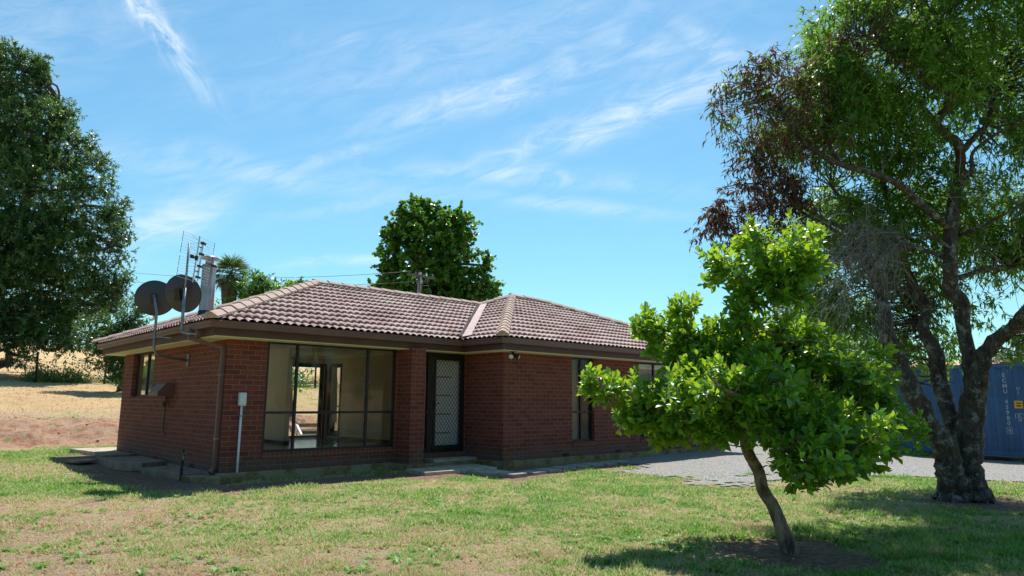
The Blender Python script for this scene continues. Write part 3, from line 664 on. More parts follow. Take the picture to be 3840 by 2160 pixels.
# ---- entrance: frame, sidelight, white door, security screen
e = MB(); 
e.box(3.862, 3.92, .03, .10, .14, 2.25); e.box(4.27, 4.40, .02, .10, .14, 2.25); e.box(5.20, 5.285, .02, .10, .14, 2.25)
e.box(3.92, 4.27, .035, .10, .14, .24); e.box(3.92, 4.27, .035, .10, .94, 1.02); e.box(3.92, 4.27, .035, .10, 2.17, 2.25); e.box(4.40, 5.20, .02, .10, 2.17, 2.25); e.box(4.40, 5.20, .02, .10, .14, .175)
e.build('door_frame', M['darkwood'], house, bevel=.004)
MB().add([(3.92, .06, .24), (4.27, .06, .24), (4.27, .06, 2.17), (3.92, .06, 2.17)], [(0, 1, 2, 3)]).build('sidelight', M['glass'], house)
dr = MB().box(4.405, 5.195, .115, .15, .18, 2.17).build('door', M['doorwhite'], house)
mo = MB()
for z in (.52, .92, 1.32, 1.72): MB().box(4.5, 4.97, .106, .1149, z, z+.028).build('moulding', M['curtain'], dr)
MB().box(3.9, 5.28, .5, .52, .17, 2.4).build('inner_wall', M['wallgrey'], house)
sc = MB(); y0, y1 = -.012, .018
sc.box(4.40, 4.465, y0, y1, .18, 2.165); sc.box(5.135, 5.20, y0, y1, .18, 2.165); sc.box(4.465, 5.135, y0, y1, .18, .285); sc.box(4.465, 5.135, y0, y1, 2.09, 2.165)
sd_ = sc.build('screen_door', M['frame'], house, bevel=.003)
gr = MB(); px, pz = .0838, .112; x0, x1, z0, z1 = 4.466, 5.134, .286, 2.089
def clipline(x, z, dx, dz):
    ts = []
    t0, t1 = -1e9, 1e9
    for p, dd, lo, hi in ((x, dx, x0, x1), (z, dz, z0, z1)):
        a, b_ = (lo-p)/dd, (hi-p)/dd; a, b_ = min(a, b_), max(a, b_); t0 = max(t0, a); t1 = min(t1, b_)
    return (t0, t1) if t1-t0 > .005 else None
for s_ in (1, -1):
    for i in range(-40, 60):
        r = clipline(x0+i*px, z0, px/2*s_, pz/2*1)
        if r: 
            t0, t1 = r; gr.bar((x0+i*px+px/2*s_*t0, .004+.004*s_, z0+pz/2*t0), (x0+i*px+px/2*s_*t1, .004+.004*s_, z0+pz/2*t1), .0075, .006)
gr.build('diamond_grille', M['black'], sd_)
hd = MB().box(4.415, 4.45, -.035, -.013, 1.05, 1.2); hd.bar((4.43, -.05, 1.16), (4.55, -.05, 1.16), .016); hd.build('door_handle', M['black'], sd_)
# ---- soffit, fascia, gutter
OUT = [(-EV, -EV), (XR-EV, -EV), (XR-EV, -PR-EV), (XE+EV, -PR-EV), (XE+EV, D_+EV), (-EV, D_+EV)]
def offs(poly, d):
    r = []; n = len(poly)
    for i in range(n):
        p0, p1, p2 = np.array(poly[i-1], float), np.array(poly[i], float), np.array(poly[(i+1) % n], float)
        a = (p1-p0)/np.linalg.norm(p1-p0); b = (p2-p1)/np.linalg.norm(p2-p1)
        na = np.array([a[1], -a[0]]); nb = np.array([b[1], -b[0]])
        m_ = (na+nb)/(1+na@nb); r.append(tuple(p1+m_*d))
    return r
def sweep(poly, prof, name, mat, parent):
    mb = MB(); n = len(poly); k = len(prof); rings = [offs(poly, o_) for o_, z in prof]
    for j, (o_, z) in enumerate(prof): mb.v += [(rings[j][i][0], rings[j][i][1], z) for i in range(n)]
    for j in range(k):
        for i in range(n):
            a, b = j*n+i, j*n+(i+1) % n; c, d = ((j+1) % k)*n+(i+1) % n, ((j+1) % k)*n+i
            mb.f.append((a, b, c, d))
    return mb.build(name, mat, parent)
sweep(OUT, [(-.13, 2.262), (-.128, 2.45), (-.10, 2.45), (-.102, 2.262)], 'fascia', M['fascia'], house)
sweep(OUT, [(-.099, 2.385), (.0, 2.385), (.006, 2.41), (.006, 2.46), (.014, 2.475), (.016, 2.502), (.006, 2.505), (.002, 2.49), (-.004, 2.49), (-.006, 2.395), (-.095, 2.395), (-.095, 2.50), (-.099, 2.50)], 'gutter', M['brown'], house)
sweep(OUT, [(-.131, 2.246), (-.131, 2.261), (-.501, 2.261), (-.501, 2.246)], 'soffit', M['soffit'], house)
MB().box(3.3, XR-.01, .004, .1, 2.252, 2.262).build('soffit', M['soffit'], house)
# ---- roof slopes
def slope(poly, e0, udir, vdir, name='roof'):
    """poly: plan polygon (x,y) clockwise/ccw convex; e0: plan point on eave; udir along eave; vdir up slope (plan)"""
    e0 = np.array(e0, float); ud = np.array(udir, float); vd = np.array(vdir, float)
    us_ = [(np.array(p)-e0)@ud for p in poly]; vs_ = [(np.array(p)-e0)@vd for p in poly]
    u0, u1, vm = min(us_)-.1, max(us_)+.1, max(vs_)+.1
    cg = .352*math.cos(math.atan(T)); du = .15/10
    nu = int((u1-u0)/du)+1; uu = u0+np.arange(nu+1)*du
    ph = (uu/.15) % 1.0
    wv = np.abs(np.sin(np.pi*ph))**.75*.044
    rows = []; rv = []; nr = int(vm/cg)+2
    for r in range(-1, nr):
        v0 = r*cg+.19
        for (f_, hh) in ((.17, .0), (0.0, .030), (.004, .048), (.03, .053), (.5, .024), (.999, .0)):
            rows.append((v0+f_*cg, hh, 0)); rv.append(r+.02+f_*.96)
    nrw = len(rows); co = np.zeros((nrw, nu+1, 3)); uv = np.zeros((nrw, nu+1, 2))
    for j, (v, hh, kk) in enumerate(rows):
        rj = math.floor(rv[j]); jitter = (vn(np.floor(uu/.3)*1.0+.5, np.full(nu+1, rj+.5), 7)-.5)*.014
        co[j, :, 0] = e0[0]+uu*ud[0]+v*vd[0]; co[j, :, 1] = e0[1]+uu*ud[1]+v*vd[1]
        co[j, :, 2] = ZR+T*v+(wv*(1+.2*kk)+hh+jitter)-.014
        uv[j, :, 0] = uu/.3+.5*0; uv[j, :, 1] = rv[j]
    me = bpy.data.meshes.new(name); k = nu+1
    i0 = (np.arange(nrw-1)[:, None]*k+np.arange(nu)[None]).ravel(); fq = np.stack([i0, i0+1, i0+k+1, i0+k], -1)
    if ud[0]*vd[1]-ud[1]*vd[0] < 0: fq = fq[:, ::-1]
    cov = co.reshape(-1, 3); uvv = uv.reshape(-1, 2)
    # drop quads fully outside
    me.vertices.add(len(cov)); me.vertices.foreach_set('co', cov.astype(np.float32).ravel()); me.loops.add(fq.size); me.polygons.add(len(fq))
    me.loops.foreach_set('vertex_index', fq.ravel().astype(np.int32)); me.polygons.foreach_set('loop_start', (np.arange(len(fq))*4).astype(np.int32)); me.update(calc_edges=True)
    ul = me.uv_layers.new(name='UVMap')
    # rows: give the lip face the uv of its own course
    ul.data.foreach_set('uv', uvv[fq.ravel()].astype(np.float32).ravel())
    bm = bmesh.new(); bm.from_mesh(me); n = len(poly); ctr = np.mean(np.array(poly, float), axis=0)
    for i in range(n):
        a = np.array(poly[i], float); b = np.array(poly[(i+1) % n], float); d = b-a; nn = np.array([d[1], -d[0]]); nn /= np.linalg.norm(nn)
        if (ctr-a)@nn > 0: nn = -nn
        # eave edge gets pushed out
        push = .03 if abs(((a-e0)@vd)) < 1e-6 and abs(((b-e0)@vd)) < 1e-6 else 0
        a = a+nn*push
        bmesh.ops.bisect_plane(bm, geom=bm.verts[:]+bm.edges[:]+bm.faces[:], plane_co=(a[0], a[1], 0), plane_no=(nn[0], nn[1], 0), clear_outer=True)
    bm.to_mesh(me); bm.free()
    o = bpy.data.objects.new(name, me); COL.objects.link(o); me.materials.append(M['tile']); o.parent = house
    return o
def underlay(poly, e0, vd):
    e0 = np.array(e0, float); vd = np.array(vd, float); MB().add([(p[0], p[1], ZR-.03+T*max(0, float((np.array(p)-e0)@vd))) for p in poly], [tuple(range(len(poly)))]).build('roof_underlay', M['mortar'], house)
h1 = D_/2+EV; h2 = (D_+PR)/2+EV; xi = XR-EV; yR = D_/2; yP = (D_-PR)/2; xP = xi+h2; xV = xi+h1; xQ = XE+EV-h2
A = (-EV, -EV); B = (-EV, D_+EV); Cc = (xi, -EV); Gc = (xi, -PR-EV); Rl = (-EV+h1, yR); Vr = (xV, yR); Pk = (xP, yP); Qk = (xQ, yP); Er = (XE+EV, -PR-EV); Eb = (XE+EV, D_+EV)
zr_ = lambda v: ZR+T*v
slope([A, Cc, Vr, Rl], A, (1, 0), (0, 1)); slope([B, A, Rl], A, (0, 1), (1, 0))
slope([Gc, Pk, Vr, Cc], Gc, (0, 1), (1, 0)); slope([Gc, Er, Qk, Pk], Gc, (1, 0), (0, 1)); slope([Er, Eb, Qk], Er, (0, 1), (-1, 0))
slope([B, Rl, Vr, Pk, Qk, Eb], B, (1, 0), (0, -1))
underlay([A, Cc, Vr, Rl], A, (0, 1)); underlay([B, A, Rl], A, (1, 0)); underlay([Gc, Pk, Vr, Cc], Gc, (1, 0)); underlay([Gc, Er, Qk, Pk], Gc, (0, 1)); underlay([Er, Eb, Qk], Er, (-1, 0)); underlay([B, Rl, Vr, Pk, Qk, Eb], B, (0, -1))
sweep(OUT, [(-.05, 2.40), (-.04, 2.40), (-.04, ZR+.01), (-.05, ZR+.01)], 'eave_bedding', M['cap'], house)
def capping(a, b, za, zb, name, w=.135, first=True):
    a = np.array([*a, za]); b = np.array([*b, zb]); d = b-a; Ln = np.linalg.norm(d); d /= Ln; s = np.cross(d, [0, 0, 1.]); s /= np.linalg.norm(s); u = np.cross(s, d)
    n = max(1, int(Ln/.36)); st = Ln/n; mb = MB(); ms = MB()
    for i in range(n):
        p0 = a+d*(i*st-(.06 if i or first else 0)); p1 = a+d*((i+1)*st)
        k0, k1 = 1.02+random.uniform(-.02, .02), .96
        lift0, lift1 = .048+random.uniform(-.004, .004), .030
        def ring(p, k, l): return [p+s*w*k*x_+u*(y_*k+l) for x_, y_ in ((-1, -.035), (-.97, .0), (-.30, .066), (0, .074), (.30, .066), (.97, .0), (1, -.035))]
        v = ring(p0, k0, lift0)+ring(p1, k1, lift1); mb.add(v, [(j, j+1, j+8, j+7) for j in range(6)]+[(0, 1, 2, 3, 4, 5, 6)])
        v = ring(p0, k0*.93, lift0-.03)+ring(p1, k1*.93, lift1-.03)
    ms.add([a+s*w*1.08-u*.05, a-s*w*1.08-u*.05, a+u*.06-d*0, b+s*w*1.08-u*.05, b-s*w*1.08-u*.05, b+u*.06], [(0, 3, 5, 2), (1, 2, 5, 4)])
    c_ = mb.build(name, M['cap'], house); ms.build('pointing', M['mortar'], c_)
capping(A, Rl, zr_(0)+.02, zr_(h1)+.02, 'hip_capping'); capping(B, Rl, zr_(0)+.02, zr_(h1)+.02, 'hip_capping'); capping(Rl, Vr, zr_(h1)+.02, zr_(h1)+.02, 'ridge_capping')
capping(Gc, Pk, zr_(0)+.02, zr_(h2)+.02, 'hip_capping'); capping(Vr, Pk, zr_(h1)+.02, zr_(h2)+.02, 'hip_capping'); capping(Pk, Qk, zr_(h2)+.02, zr_(h2)+.02, 'ridge_capping')
capping(Er, Qk, zr_(0)+.02, zr_(h2)+.02, 'hip_capping'); capping(Eb, Qk, zr_(0)+.02, zr_(h2)+.02, 'hip_capping')
v = MB(); d2 = np.array([1, 1])/math.sqrt(2); s2 = np.array([1, -1])/math.sqrt(2)
for s_, wv_ in ((1, .13), (-1, .0)): pass
a = np.array(Cc); b = np.array(Vr)
v.add([(*(a+s2*.17), zr_(0)+.12), (*(a-s2*.03), zr_(0)+.085), (*(b-s2*.03), zr_(h1)+.085), (*(b+s2*.17), zr_(h1)+.12)], [(0, 1, 2, 3)])
v.build('valley_flashing', M['valley'], house)
v = MB(); v.tube([np.array([*(a-s2*.07+(b-a)*t), zr_(h1*t)+.08+random.uniform(-.01, .015)]) for t in np.linspace(0, 1, 40)], [.025+.018*random.random() for _ in range(40)], 6, True, .3)
v.build('valley_pointing', M['mortar'], house)
# ---- downpipe
dp = MB(); dp.box(-.075, -.002, .08, .15, .03, 2.12); dp.bar((-.04, .115, 2.09), (-.50, .40, 2.25), .07); dp.box(-.54, -.47, .37, .44, 2.215, 2.41); dp.bar((-.043, .115, .07), (-.12, .06, .0), .08)
d_ = dp.build('downpipe', M['brown'], house, bevel=.006)
for z in (.55, 1.62): MB().box(-.089, -.001, .062, .168, z, z+.02).build('pipe_clip', M['galv'], d_)
# ---- chimney flue
cx_, cy_ = .60, 2.95
ch = MB().lathe((cx_, cy_, 2.82), [(.145, 0), (.14, 1.16), (.142, 1.17), (.142, 1.22), (.09, 1.25), (.0, 1.25)], n=28).build('chimney', M['flue'], house, True)
MB().lathe((cx_, cy_, 3.99), [(.148, 0), (.148, .04)], n=28).build('flue_band', M['lead'], ch, True)
MB().lathe((cx_, cy_, 4.06), [(.085, 0), (.085, .10), (.12, .10), (.12, .13), (.08, .14)], n=20).build('flue_neck', M['flue'], ch, True)
MB().lathe((cx_, cy_, 4.21), [(.02, -.03), (.19, -.035), (.195, -.02), (.10, .03), (.0, .05)], n=28).build('flue_cap', M['flue'], ch, True)
MB().lathe((cx_, cy_, 2.72), [(.30, 0), (.22, .10), (.165, .20), (.15, .34)], n=24).build('flue_flashing', M['lead'], ch, True)
# ---- pendant light holder inside
lp = onz(1192, 1318, CZ)
lt = thing('light_holder', 'white bare bulb holder hanging from the living room ceiling', 'light', lp)
MB().lathe(lp, [(.045, 0), (.04, -.03), (.02, -.04), (.018, -.13), (.03, -.14), (.028, -.17)], n=14).build('holder', M['ceiling'], lt, True)
MB().lathe(lp+np.array([0, 0, -.17]), [(.012, 0), (.032, -.03), (.034, -.05), (.02, -.08), (0, -.085)], n=14).build('bulb', M['bulb'], lt, True)
a = onz(1200, 1686, FZ+.02); b = onz(1295, 1634, FZ+.02)
tag(MB().tube([a, (a+b)/2+np.array([.03, 0, .01]), b], .011, 6).build('white_cord', M['white']), 'long white stick lying on the bare living room floor', 'stick')
# ================================================================== FITTINGS
t = thing('meter_box', 'pale grey meter box on a white conduit beside the big front window', 'meter box', (.28, -.05, -.13))
MB().box(.225, .345, -.09, -.003, 1.11, 1.335).build('box', M['white'], t, bevel=.012)
MB().box(.232, .338, -.10, -.0905, 1.13, 1.315).build('lid', M['white'], t, bevel=.006)
MB().tube([(.285, -.04, 1.11), (.283, -.04, .4), (.275, -.06, -.12)], .021, 12).build('conduit', M['white'], t, True)
MB().box(.25, .32, -.062, -.003, .93, .95).build('clamp', M['galv'], t)
t = thing('flue_cover', 'brown sloping metal heater hood with thin pipes on the left brick wall', 'heater hood', (0, 2.9, 1.3))
hv = [(-.003, 2.62, 1.28), (-.003, 3.2, 1.28), (-.30, 3.2, 1.28), (-.30, 2.62, 1.28), (-.003, 2.62, 1.52), (-.003, 3.2, 1.52), (-.16, 3.2, 1.52), (-.16, 2.62, 1.52), (-.30, 3.2, 1.36), (-.30, 2.62, 1.36)]
MB().add(hv, [(4, 7, 6, 5), (7, 9, 8, 6), (9, 3, 2, 8), (0, 3, 9, 7, 4), (1, 5, 6, 8, 2)]).build('hood', M['brown'], t, bevel=.01)
p = MB(); p.tube([(-.05, 2.88, 1.28), (-.06, 2.88, .60), (-.02, 2.84, .50)], .011, 8); p.tube([(-.08, 2.78, 1.28), (-.08, 2.78, 1.12), (-.10, 2.85, 1.08), (-.10, 2.92, 1.16)], .016, 8); p.box(-.11, -.05, 2.84, 2.92, 1.10, 1.17)
p.build('pipe', M['copper'], t)
t = thing('security_light', 'small black security light with white lamp under the front eave corner', 'light', (XR-.04, -PR-.12, 2.2))
lc = np.array([XR+.02, -PR-.26, 2.262])
MB().lathe(lc, [(.055, 0), (.055, -.03), (.02, -.04), (.02, -.09), (0, -.09)], n=14).build('base', M['black'], t, True)
for s_, nm in ((-1, 'lamp'), (1, 'sensor')):
    c_ = lc+np.array([s_*.04, 0, -.10]); ax = np.array([s_*.7, -.6, -.35]); ax /= np.linalg.norm(ax)
    h_ = MB().lathe(c_, [(.0, -.02), (.03, -.01), (.04, .05), (.055, .10)], ax, 16).build(nm, M['black'], t, True)
    MB().lathe(c_+ax*.10, [(.05, 0), (.04, .015), (0, .02)], ax, 16).build('lens', M['white'], h_, True)
# garden tap on a post
tx, ty = -.42, .55; tz = float(terrain(tx, ty))
t = thing('garden_tap', 'dark garden tap on a steel post beside the left wall', 'tap', (tx, ty, tz))
MB().box(tx-.02, tx+.02, ty-.02, ty+.02, tz-.05, tz+.52).build('post', M['copper'], t)
p = MB().tube([(tx, ty-.02, tz+.40), (tx-.02, ty-.09, tz+.40), (tx-.02, ty-.11, tz+.35)], .014, 8); p.bar((tx-.04, ty-.06, tz+.45), (tx+.02, ty-.06, tz+.45), .015); p.tube([(tx-.01, ty-.05, tz+.40), (tx-.01, ty-.06, tz+.45)], .009, 6)
p.build('tap', M['galv'], t)
# ---- satellite dishes and antenna
def disc_axes(nrm):
    n_ = np.array(nrm, float); n_ /= np.linalg.norm(n_); a = np.cross(n_, [0, 0, 1.]); a /= np.linalg.norm(a); return n_, a, np.cross(a, n_)
def dish(label, c, nrm, rx, rz, extra):
    t = thing('satellite_dish', label, 'satellite dish', c, 'dark satellite dishes above the left gutter')
    n_, a, b = disc_axes(nrm); mb = MB(); rings = 9; seg = 44; c = np.array(c, float)
    for side, off in ((0, 0), (1, .012)):
        base = len(mb.v)
        for i in range(rings+1):
            r = i/rings
            for k in range(seg): th = 2*math.pi*k/seg; mb.v.append(tuple(c+a*math.cos(th)*rx*r+b*math.sin(th)*rz*r+n_*(.11*(r*r-1)+off)))
        for i in range(rings):
            for k in range(seg):
                q = base+i*seg; f_ = (q+k, q+(k+1) % seg, q+seg+(k+1) % seg, q+seg+k); mb.f.append(f_ if side else f_[::-1])
    mb.build('reflector', M['dish'], t, True)
    rim = MB().tube([c+a*math.cos(th)*rx+b*math.sin(th)*rz+n_*.004 for th in np.linspace(0, 2*math.pi, 45)], .008, 6, False); rim.build('rim', M['black'], t, True)
    extra(t, c, n_, a, b); return t
m1x = -.66; b1 = np.array([m1x, 1.86, 2.06])
def ex1(t, c, n_, a, b):
    top = c-n_*.17+b*.03
    MB().tube([(0-.01, 1.93, 1.95), (-.30, 1.91, 1.985), (-.50, 1.88, 2.02), (-.61, 1.87, 2.06), (-.655, 1.865, 2.16), (-.66, 1.86, 2.32), (-.66, 1.86, 2.8), (top[0], top[1], top[2]+.05)], .024, 12).build('mast', M['galv'], t, True)
    MB().box(-.022, -.002, 1.87, 1.99, 1.84, 2.07).build('wall_bracket', M['galv'], t)
    MB().bar((-.66, 1.86, 2.36), (-.40, 1.72, 2.34), .022).build('stay', M['galv'], t)
    MB().obox(c-n_*.12, (n_, a, b), (.05, .05, .09)).build('mount', M['black'], t)
    f0 = c-b*.32; f1 = c-b*.40+n_*.34-a*.03
    m_ = MB(); m_.bar(f0, f1-a*.02, .012); m_.bar(f0+a*.05, f1+a*.02, .012); m_.build('feed_arm', M['galv'], t)
    MB().obox(f1, (n_, a, b), (.035, .04, .055)).build('receiver', M['soffit'], t, bevel=.008)
    MB().lathe(f1-n_*.02-a*.03-b*.05, [(.02, 0), (.03, .04), (.03, .07), (0, .08)], -n_*.6-a, 12).build('feed_horn', M['white'], t, True)
c1 = at(582, 1118, 12.95); 
Y1 = 1.86
dish('dark grey satellite dish further left, on the pole bolted to the brick wall', c1, FW*[1, 1, 0]*1.0+RT*-.35+np.array([0, 0, .25]), .345, .33, ex1)
c2 = at(686, 1101, 11.98)
def ex2(t, c, n_, a, b):
    MB().tube([(-.50, .10, 2.30), (-.60, .22, 2.31), (-.66, .33, 2.34), (-.67, .36, 2.42), (-.67, .36, 2.6), (-.67, .36, 3.1)], .026, 12).build('mast', M['galv'], t, True)
    MB().tube([(-.67, .36, 3.0), (-.665, .36, 3.88)], .018, 10).build('upper_mast', M['galv'], t, True)
    MB().box(-.52, -.47, .04, .14, 2.25, 2.36).build('fascia_bracket', M['brown'], t)
    m_ = MB().obox(c-n_*.12, (n_, a, b), (.05, .045, .10))
    for i, j in ((1, 1), (1, -1), (-1, 1), (-1, -1)): m_.obox(c-n_*.125+a*.07*i+b*.07*j, (n_, a, b), (.02, .012, .012))
    m_.build('mount', M['black'], t)
    cb = MB(); cb.tube([c-n_*.13+a*.03, c-n_*.14+a*.10+b*.08, c-n_*.12+a*.11+b*.19, c-n_*.12+a*.07+b*.20], .006, 6); cb.tube([c-n_*.15, c-n_*.16+a*.14-b*.06, c-n_*.13+a*.17+b*.1, c-n_*.12+a*.16+b*.33], .004, 5)
    cb.build('cable', M['black'], t)
dish('dark grey satellite dish nearer the chimney, on the pole that also carries the antenna', c2, FW*[1, 1, 0]+RT*.12+np.array([0, 0, .30]), .335, .332, ex2)
t = thing('tv_antenna', 'tilted silver grid television antenna above the nearer satellite dish', 'antenna', (-.62, .36, 3.1))
ac = at(736, 972, 11.75); rl = math.radians(9)
bu = UP*math.cos(rl)+RT*math.sin(rl); bu /= np.linalg.norm(bu)
rd = RT*.30+FW*.85-UP*.20; rd /= np.linalg.norm(rd); fn = np.cross(rd, bu)
if fn @ FW > 0: fn = -fn
# rear boom with four reflector grids, front boom with four dipoles
MB().tube([ac-bu*.40, ac+bu*.40], .012, 8).build('boom', M['alu'], t)
fb = ac-fn*-.0+rd*.10
MB().tube([fb-bu*.36, fb+bu*.34], .011, 8).build('front_boom', M['alu'], t)
m_ = MB()
for k, h in enumerate((.30, .11, -.11, -.30)):
    for j in range(4):
        q = ac+bu*(h+(j-1.5)*.05); m_.tube([q-rd*.36, q+rd*.36], .0028, 5)
m_.build('reflector_rod', M['alu'], t)
m_ = MB()
for h in (.30, .11, -.11, -.30):
    for s_ in (-.36, .36): MB().tube([ac+rd*s_+bu*(h-.085), ac+rd*s_+bu*(h+.085)], .004, 5).build('end_clip', M['black'], t)
for h in (.30, .11, -.10, -.29):
    q = fb+bu*h; MB().obox(q, (rd, bu, fn), (.045, .018, .02)).build('insulator', M['black'], t)
    w_ = MB()
    for s_ in (-1, 1):
        for z_ in (-.06, .07): w_.tube([q+rd*.02*s_, q+rd*.22*s_+bu*z_-fn*.05], .0025, 5)
    w_.build('dipole', M['alu'], t)
m_ = MB().tube([ac+bu*.02, ac+bu*.02-rd*.09], .014, 8); m_.obox(ac+bu*.02-rd*.0, (rd, bu, fn), (.02, .04, .02)); m_.obox(ac+bu*.02-rd*.10, (rd, bu, fn), (.025, .03, .025)); m_.tube([ac+bu*.22, fb+bu*.22], .009, 6); m_.tube([ac-bu*.2, fb-bu*.2], .009, 6)
m_.build('clamp', M['black'], t)
MB().tube([fb+bu*.3-fn*.02, fb+bu*.1-fn*.05, fb-bu*.1-fn*.02, fb-bu*.28-fn*.03, c2+RT*.12+UP*.0-FW*.16], .004, 5).build('cable', M['black'], t)
# ================================================================== SLABS AND PAVERS
def slab(name, label, pts, z1, th, mat, group=None, cat='slab', cut=.01):
    """flat polygon slab with an uneven top"""
    n = len(pts); c = np.mean(np.array(pts), axis=0); me = MB()
    me.add([(x, y, z1-th) for x, y in pts]+[(x, y, z1+random.uniform(-.006, .006)) for x, y in pts], [tuple(range(n))[::-1], tuple(range(n, 2*n))]+[(i, (i+1) % n, n+(i+1) % n, n+i) for i in range(n)])
    o = me.build(name, mat, None, bevel=cut); return tag(o, label, cat, group)
gW = 'broken concrete slabs beside the left wall'
def P2(*uvz): return [tuple(onz(u, v, z)[:2]) for u, v, z in uvz]
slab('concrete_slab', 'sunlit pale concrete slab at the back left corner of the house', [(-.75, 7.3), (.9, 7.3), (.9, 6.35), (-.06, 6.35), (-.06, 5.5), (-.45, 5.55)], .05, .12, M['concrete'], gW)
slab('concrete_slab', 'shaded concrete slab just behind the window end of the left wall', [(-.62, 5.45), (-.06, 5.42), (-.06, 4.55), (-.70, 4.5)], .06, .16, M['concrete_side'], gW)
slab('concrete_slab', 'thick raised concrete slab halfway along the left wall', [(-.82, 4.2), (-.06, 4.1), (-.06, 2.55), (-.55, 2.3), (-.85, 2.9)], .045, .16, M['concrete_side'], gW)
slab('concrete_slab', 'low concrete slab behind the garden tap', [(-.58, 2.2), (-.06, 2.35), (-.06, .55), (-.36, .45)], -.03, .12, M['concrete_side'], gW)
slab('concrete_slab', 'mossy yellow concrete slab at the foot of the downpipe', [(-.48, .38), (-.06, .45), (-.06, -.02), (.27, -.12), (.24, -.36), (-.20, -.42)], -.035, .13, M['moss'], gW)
slab('concrete_slab', 'thin broken concrete piece lying on the soil near the back left corner', [(-1.35, 4.6), (-.9, 4.7), (-.85, 4.2), (-1.2, 4.1)], .0, .05, M['concrete_side'], gW)
gP = 'concrete pads in front of the door'
slab('door_pad', 'wide pale concrete pad before the doorstep beside the brick pillar', [(3.16, -1.47), (3.98, -1.50), (3.98, -.66), (3.27, -.66)], -.075, .08, M['concrete'], gP, 'paver', .006)
slab('door_pad', 'wide pale concrete pad running from the doorstep to the stepping stones', [(4.0, -1.52), (4.84, -1.56), (4.97, -.74), (4.0, -.62)], -.072, .08, M['concrete'], gP, 'paver', .006)
slab('door_pad', 'narrow concrete pad between the door pad and the first grey stone', [(4.1, -2.15), (4.68, -2.1), (4.72, -1.62), (4.1, -1.6)], -.095, .08, M['concrete'], gP, 'paver', .006)
gS = 'grey square stepping stones along the right wing'
ords = ['first', 'second', 'third', 'fourth', 'fifth', 'sixth', 'seventh', 'eighth']
for i in range(8):
    cx2 = 4.30+i*.54+(.06 if i else 0); cy2 = -2.56+i*.085+random.uniform(-.02, .02); a_ = random.uniform(-.05, .05)+.1; h_ = .195
    pts = [(cx2+h_*(i_*math.cos(a_)-j_*math.sin(a_)), cy2+h_*(i_*math.sin(a_)+j_*math.cos(a_))) for i_, j_ in ((-1, -1), (1, -1), (1, 1), (-1, 1))]
    lb = 'smooth bluish grey stepping stone nearest the door, lying highest' if i == 0 else ('grey stepping stone at the far end of the row, next to the gravel' if i == 7 else ords[i]+' grey stepping stone of the row counted from the door pad')
    slab('stepping_stone', lb, pts, float(terrain(cx2, cy2))+(.075 if i == 0 else .05), .07, M['paver'], gS, 'stepping stone', .005)
# ================================================================== CONTAINER
e_ = onz(3840, 1735, -.36)[:2]; f_ = onz(3452, 1697, -.26)[:2]; cdv = np.array(f_-e_); cdv /= np.linalg.norm(cdv); cn = np.array([-cdv[1], cdv[0]])
if cn @ (C0[:2]-e_) < 0: cn = -cn
o0 = e_-cdv*1.05; CL = 12.19; CHh = 2.62; zb = -.24; 
t = thing('shipping_container', 'long blue corrugated shipping container behind the large tree trunk', 'container', (*o0, zb))
def cp(a, d, z): q = o0+cdv*a-cn*d; return (q[0], q[1], z)
mb = MB(); prof = []
a = .16
while a < CL-.16:
    for da, dd in ((0, .0), (.07, .0), (.14, .048), (.21, .048)): prof.append((a+da, dd))
    a += .278
prof = [(0.16, 0)]+[p_ for p_ in prof if p_[0] < CL-.16]+[(CL-.16, 0)]
for i, (a, dd) in enumerate(prof): mb.v += [cp(a, dd+.03, zb+.17), cp(a, dd+.03, zb+CHh-.12)]
mb.f += [(2*i, 2*i+2, 2*i+3, 2*i+1) for i in range(len(prof)-1)]
mb.build('side_panel', M['cont'], t)
fr = MB()
def cbx(mb, a0, a1, d0, d1, z0, z1):
    v = [cp(a, d, z) for z in (z0, z1) for a, d in ((a0, d0), (a1, d0), (a1, d1), (a0, d1))]; mb.add(v, [(0, 3, 2, 1), (4, 5, 6, 7), (0, 1, 5, 4), (1, 2, 6, 5), (2, 3, 7, 6), (3, 0, 4, 7)])
cbx(fr, 0, .16, 0, .16, zb, zb+CHh); cbx(fr, CL-.16, CL, 0, .16, zb, zb+CHh); cbx(fr, .16, CL-.16, .0, .12, zb+.02, zb+.17); cbx(fr, .16, CL-.16, 0, .1, zb+CHh-.12, zb+CHh-.01)
cbx(fr, 0, .16, 2.28, 2.44, zb, zb+CHh); cbx(fr, CL-.16, CL, 2.28, 2.44, zb, zb+CHh)
fr.build('frame', M['cont'], t)
rf = MB(); cbx(rf, .1, CL-.1, .1, 2.38, zb+CHh-.045, zb+CHh-.02); cbx(rf, .02, .05, .16, 2.28, zb+.1, zb+CHh-.05); cbx(rf, CL-.05, CL-.02, .16, 2.28, zb+.1, zb+CHh-.05); cbx(rf, .16, CL-.16, 2.36, 2.40, zb+.1, zb+CHh-.05)
rf.build('roof_panel', M['cont'], t)
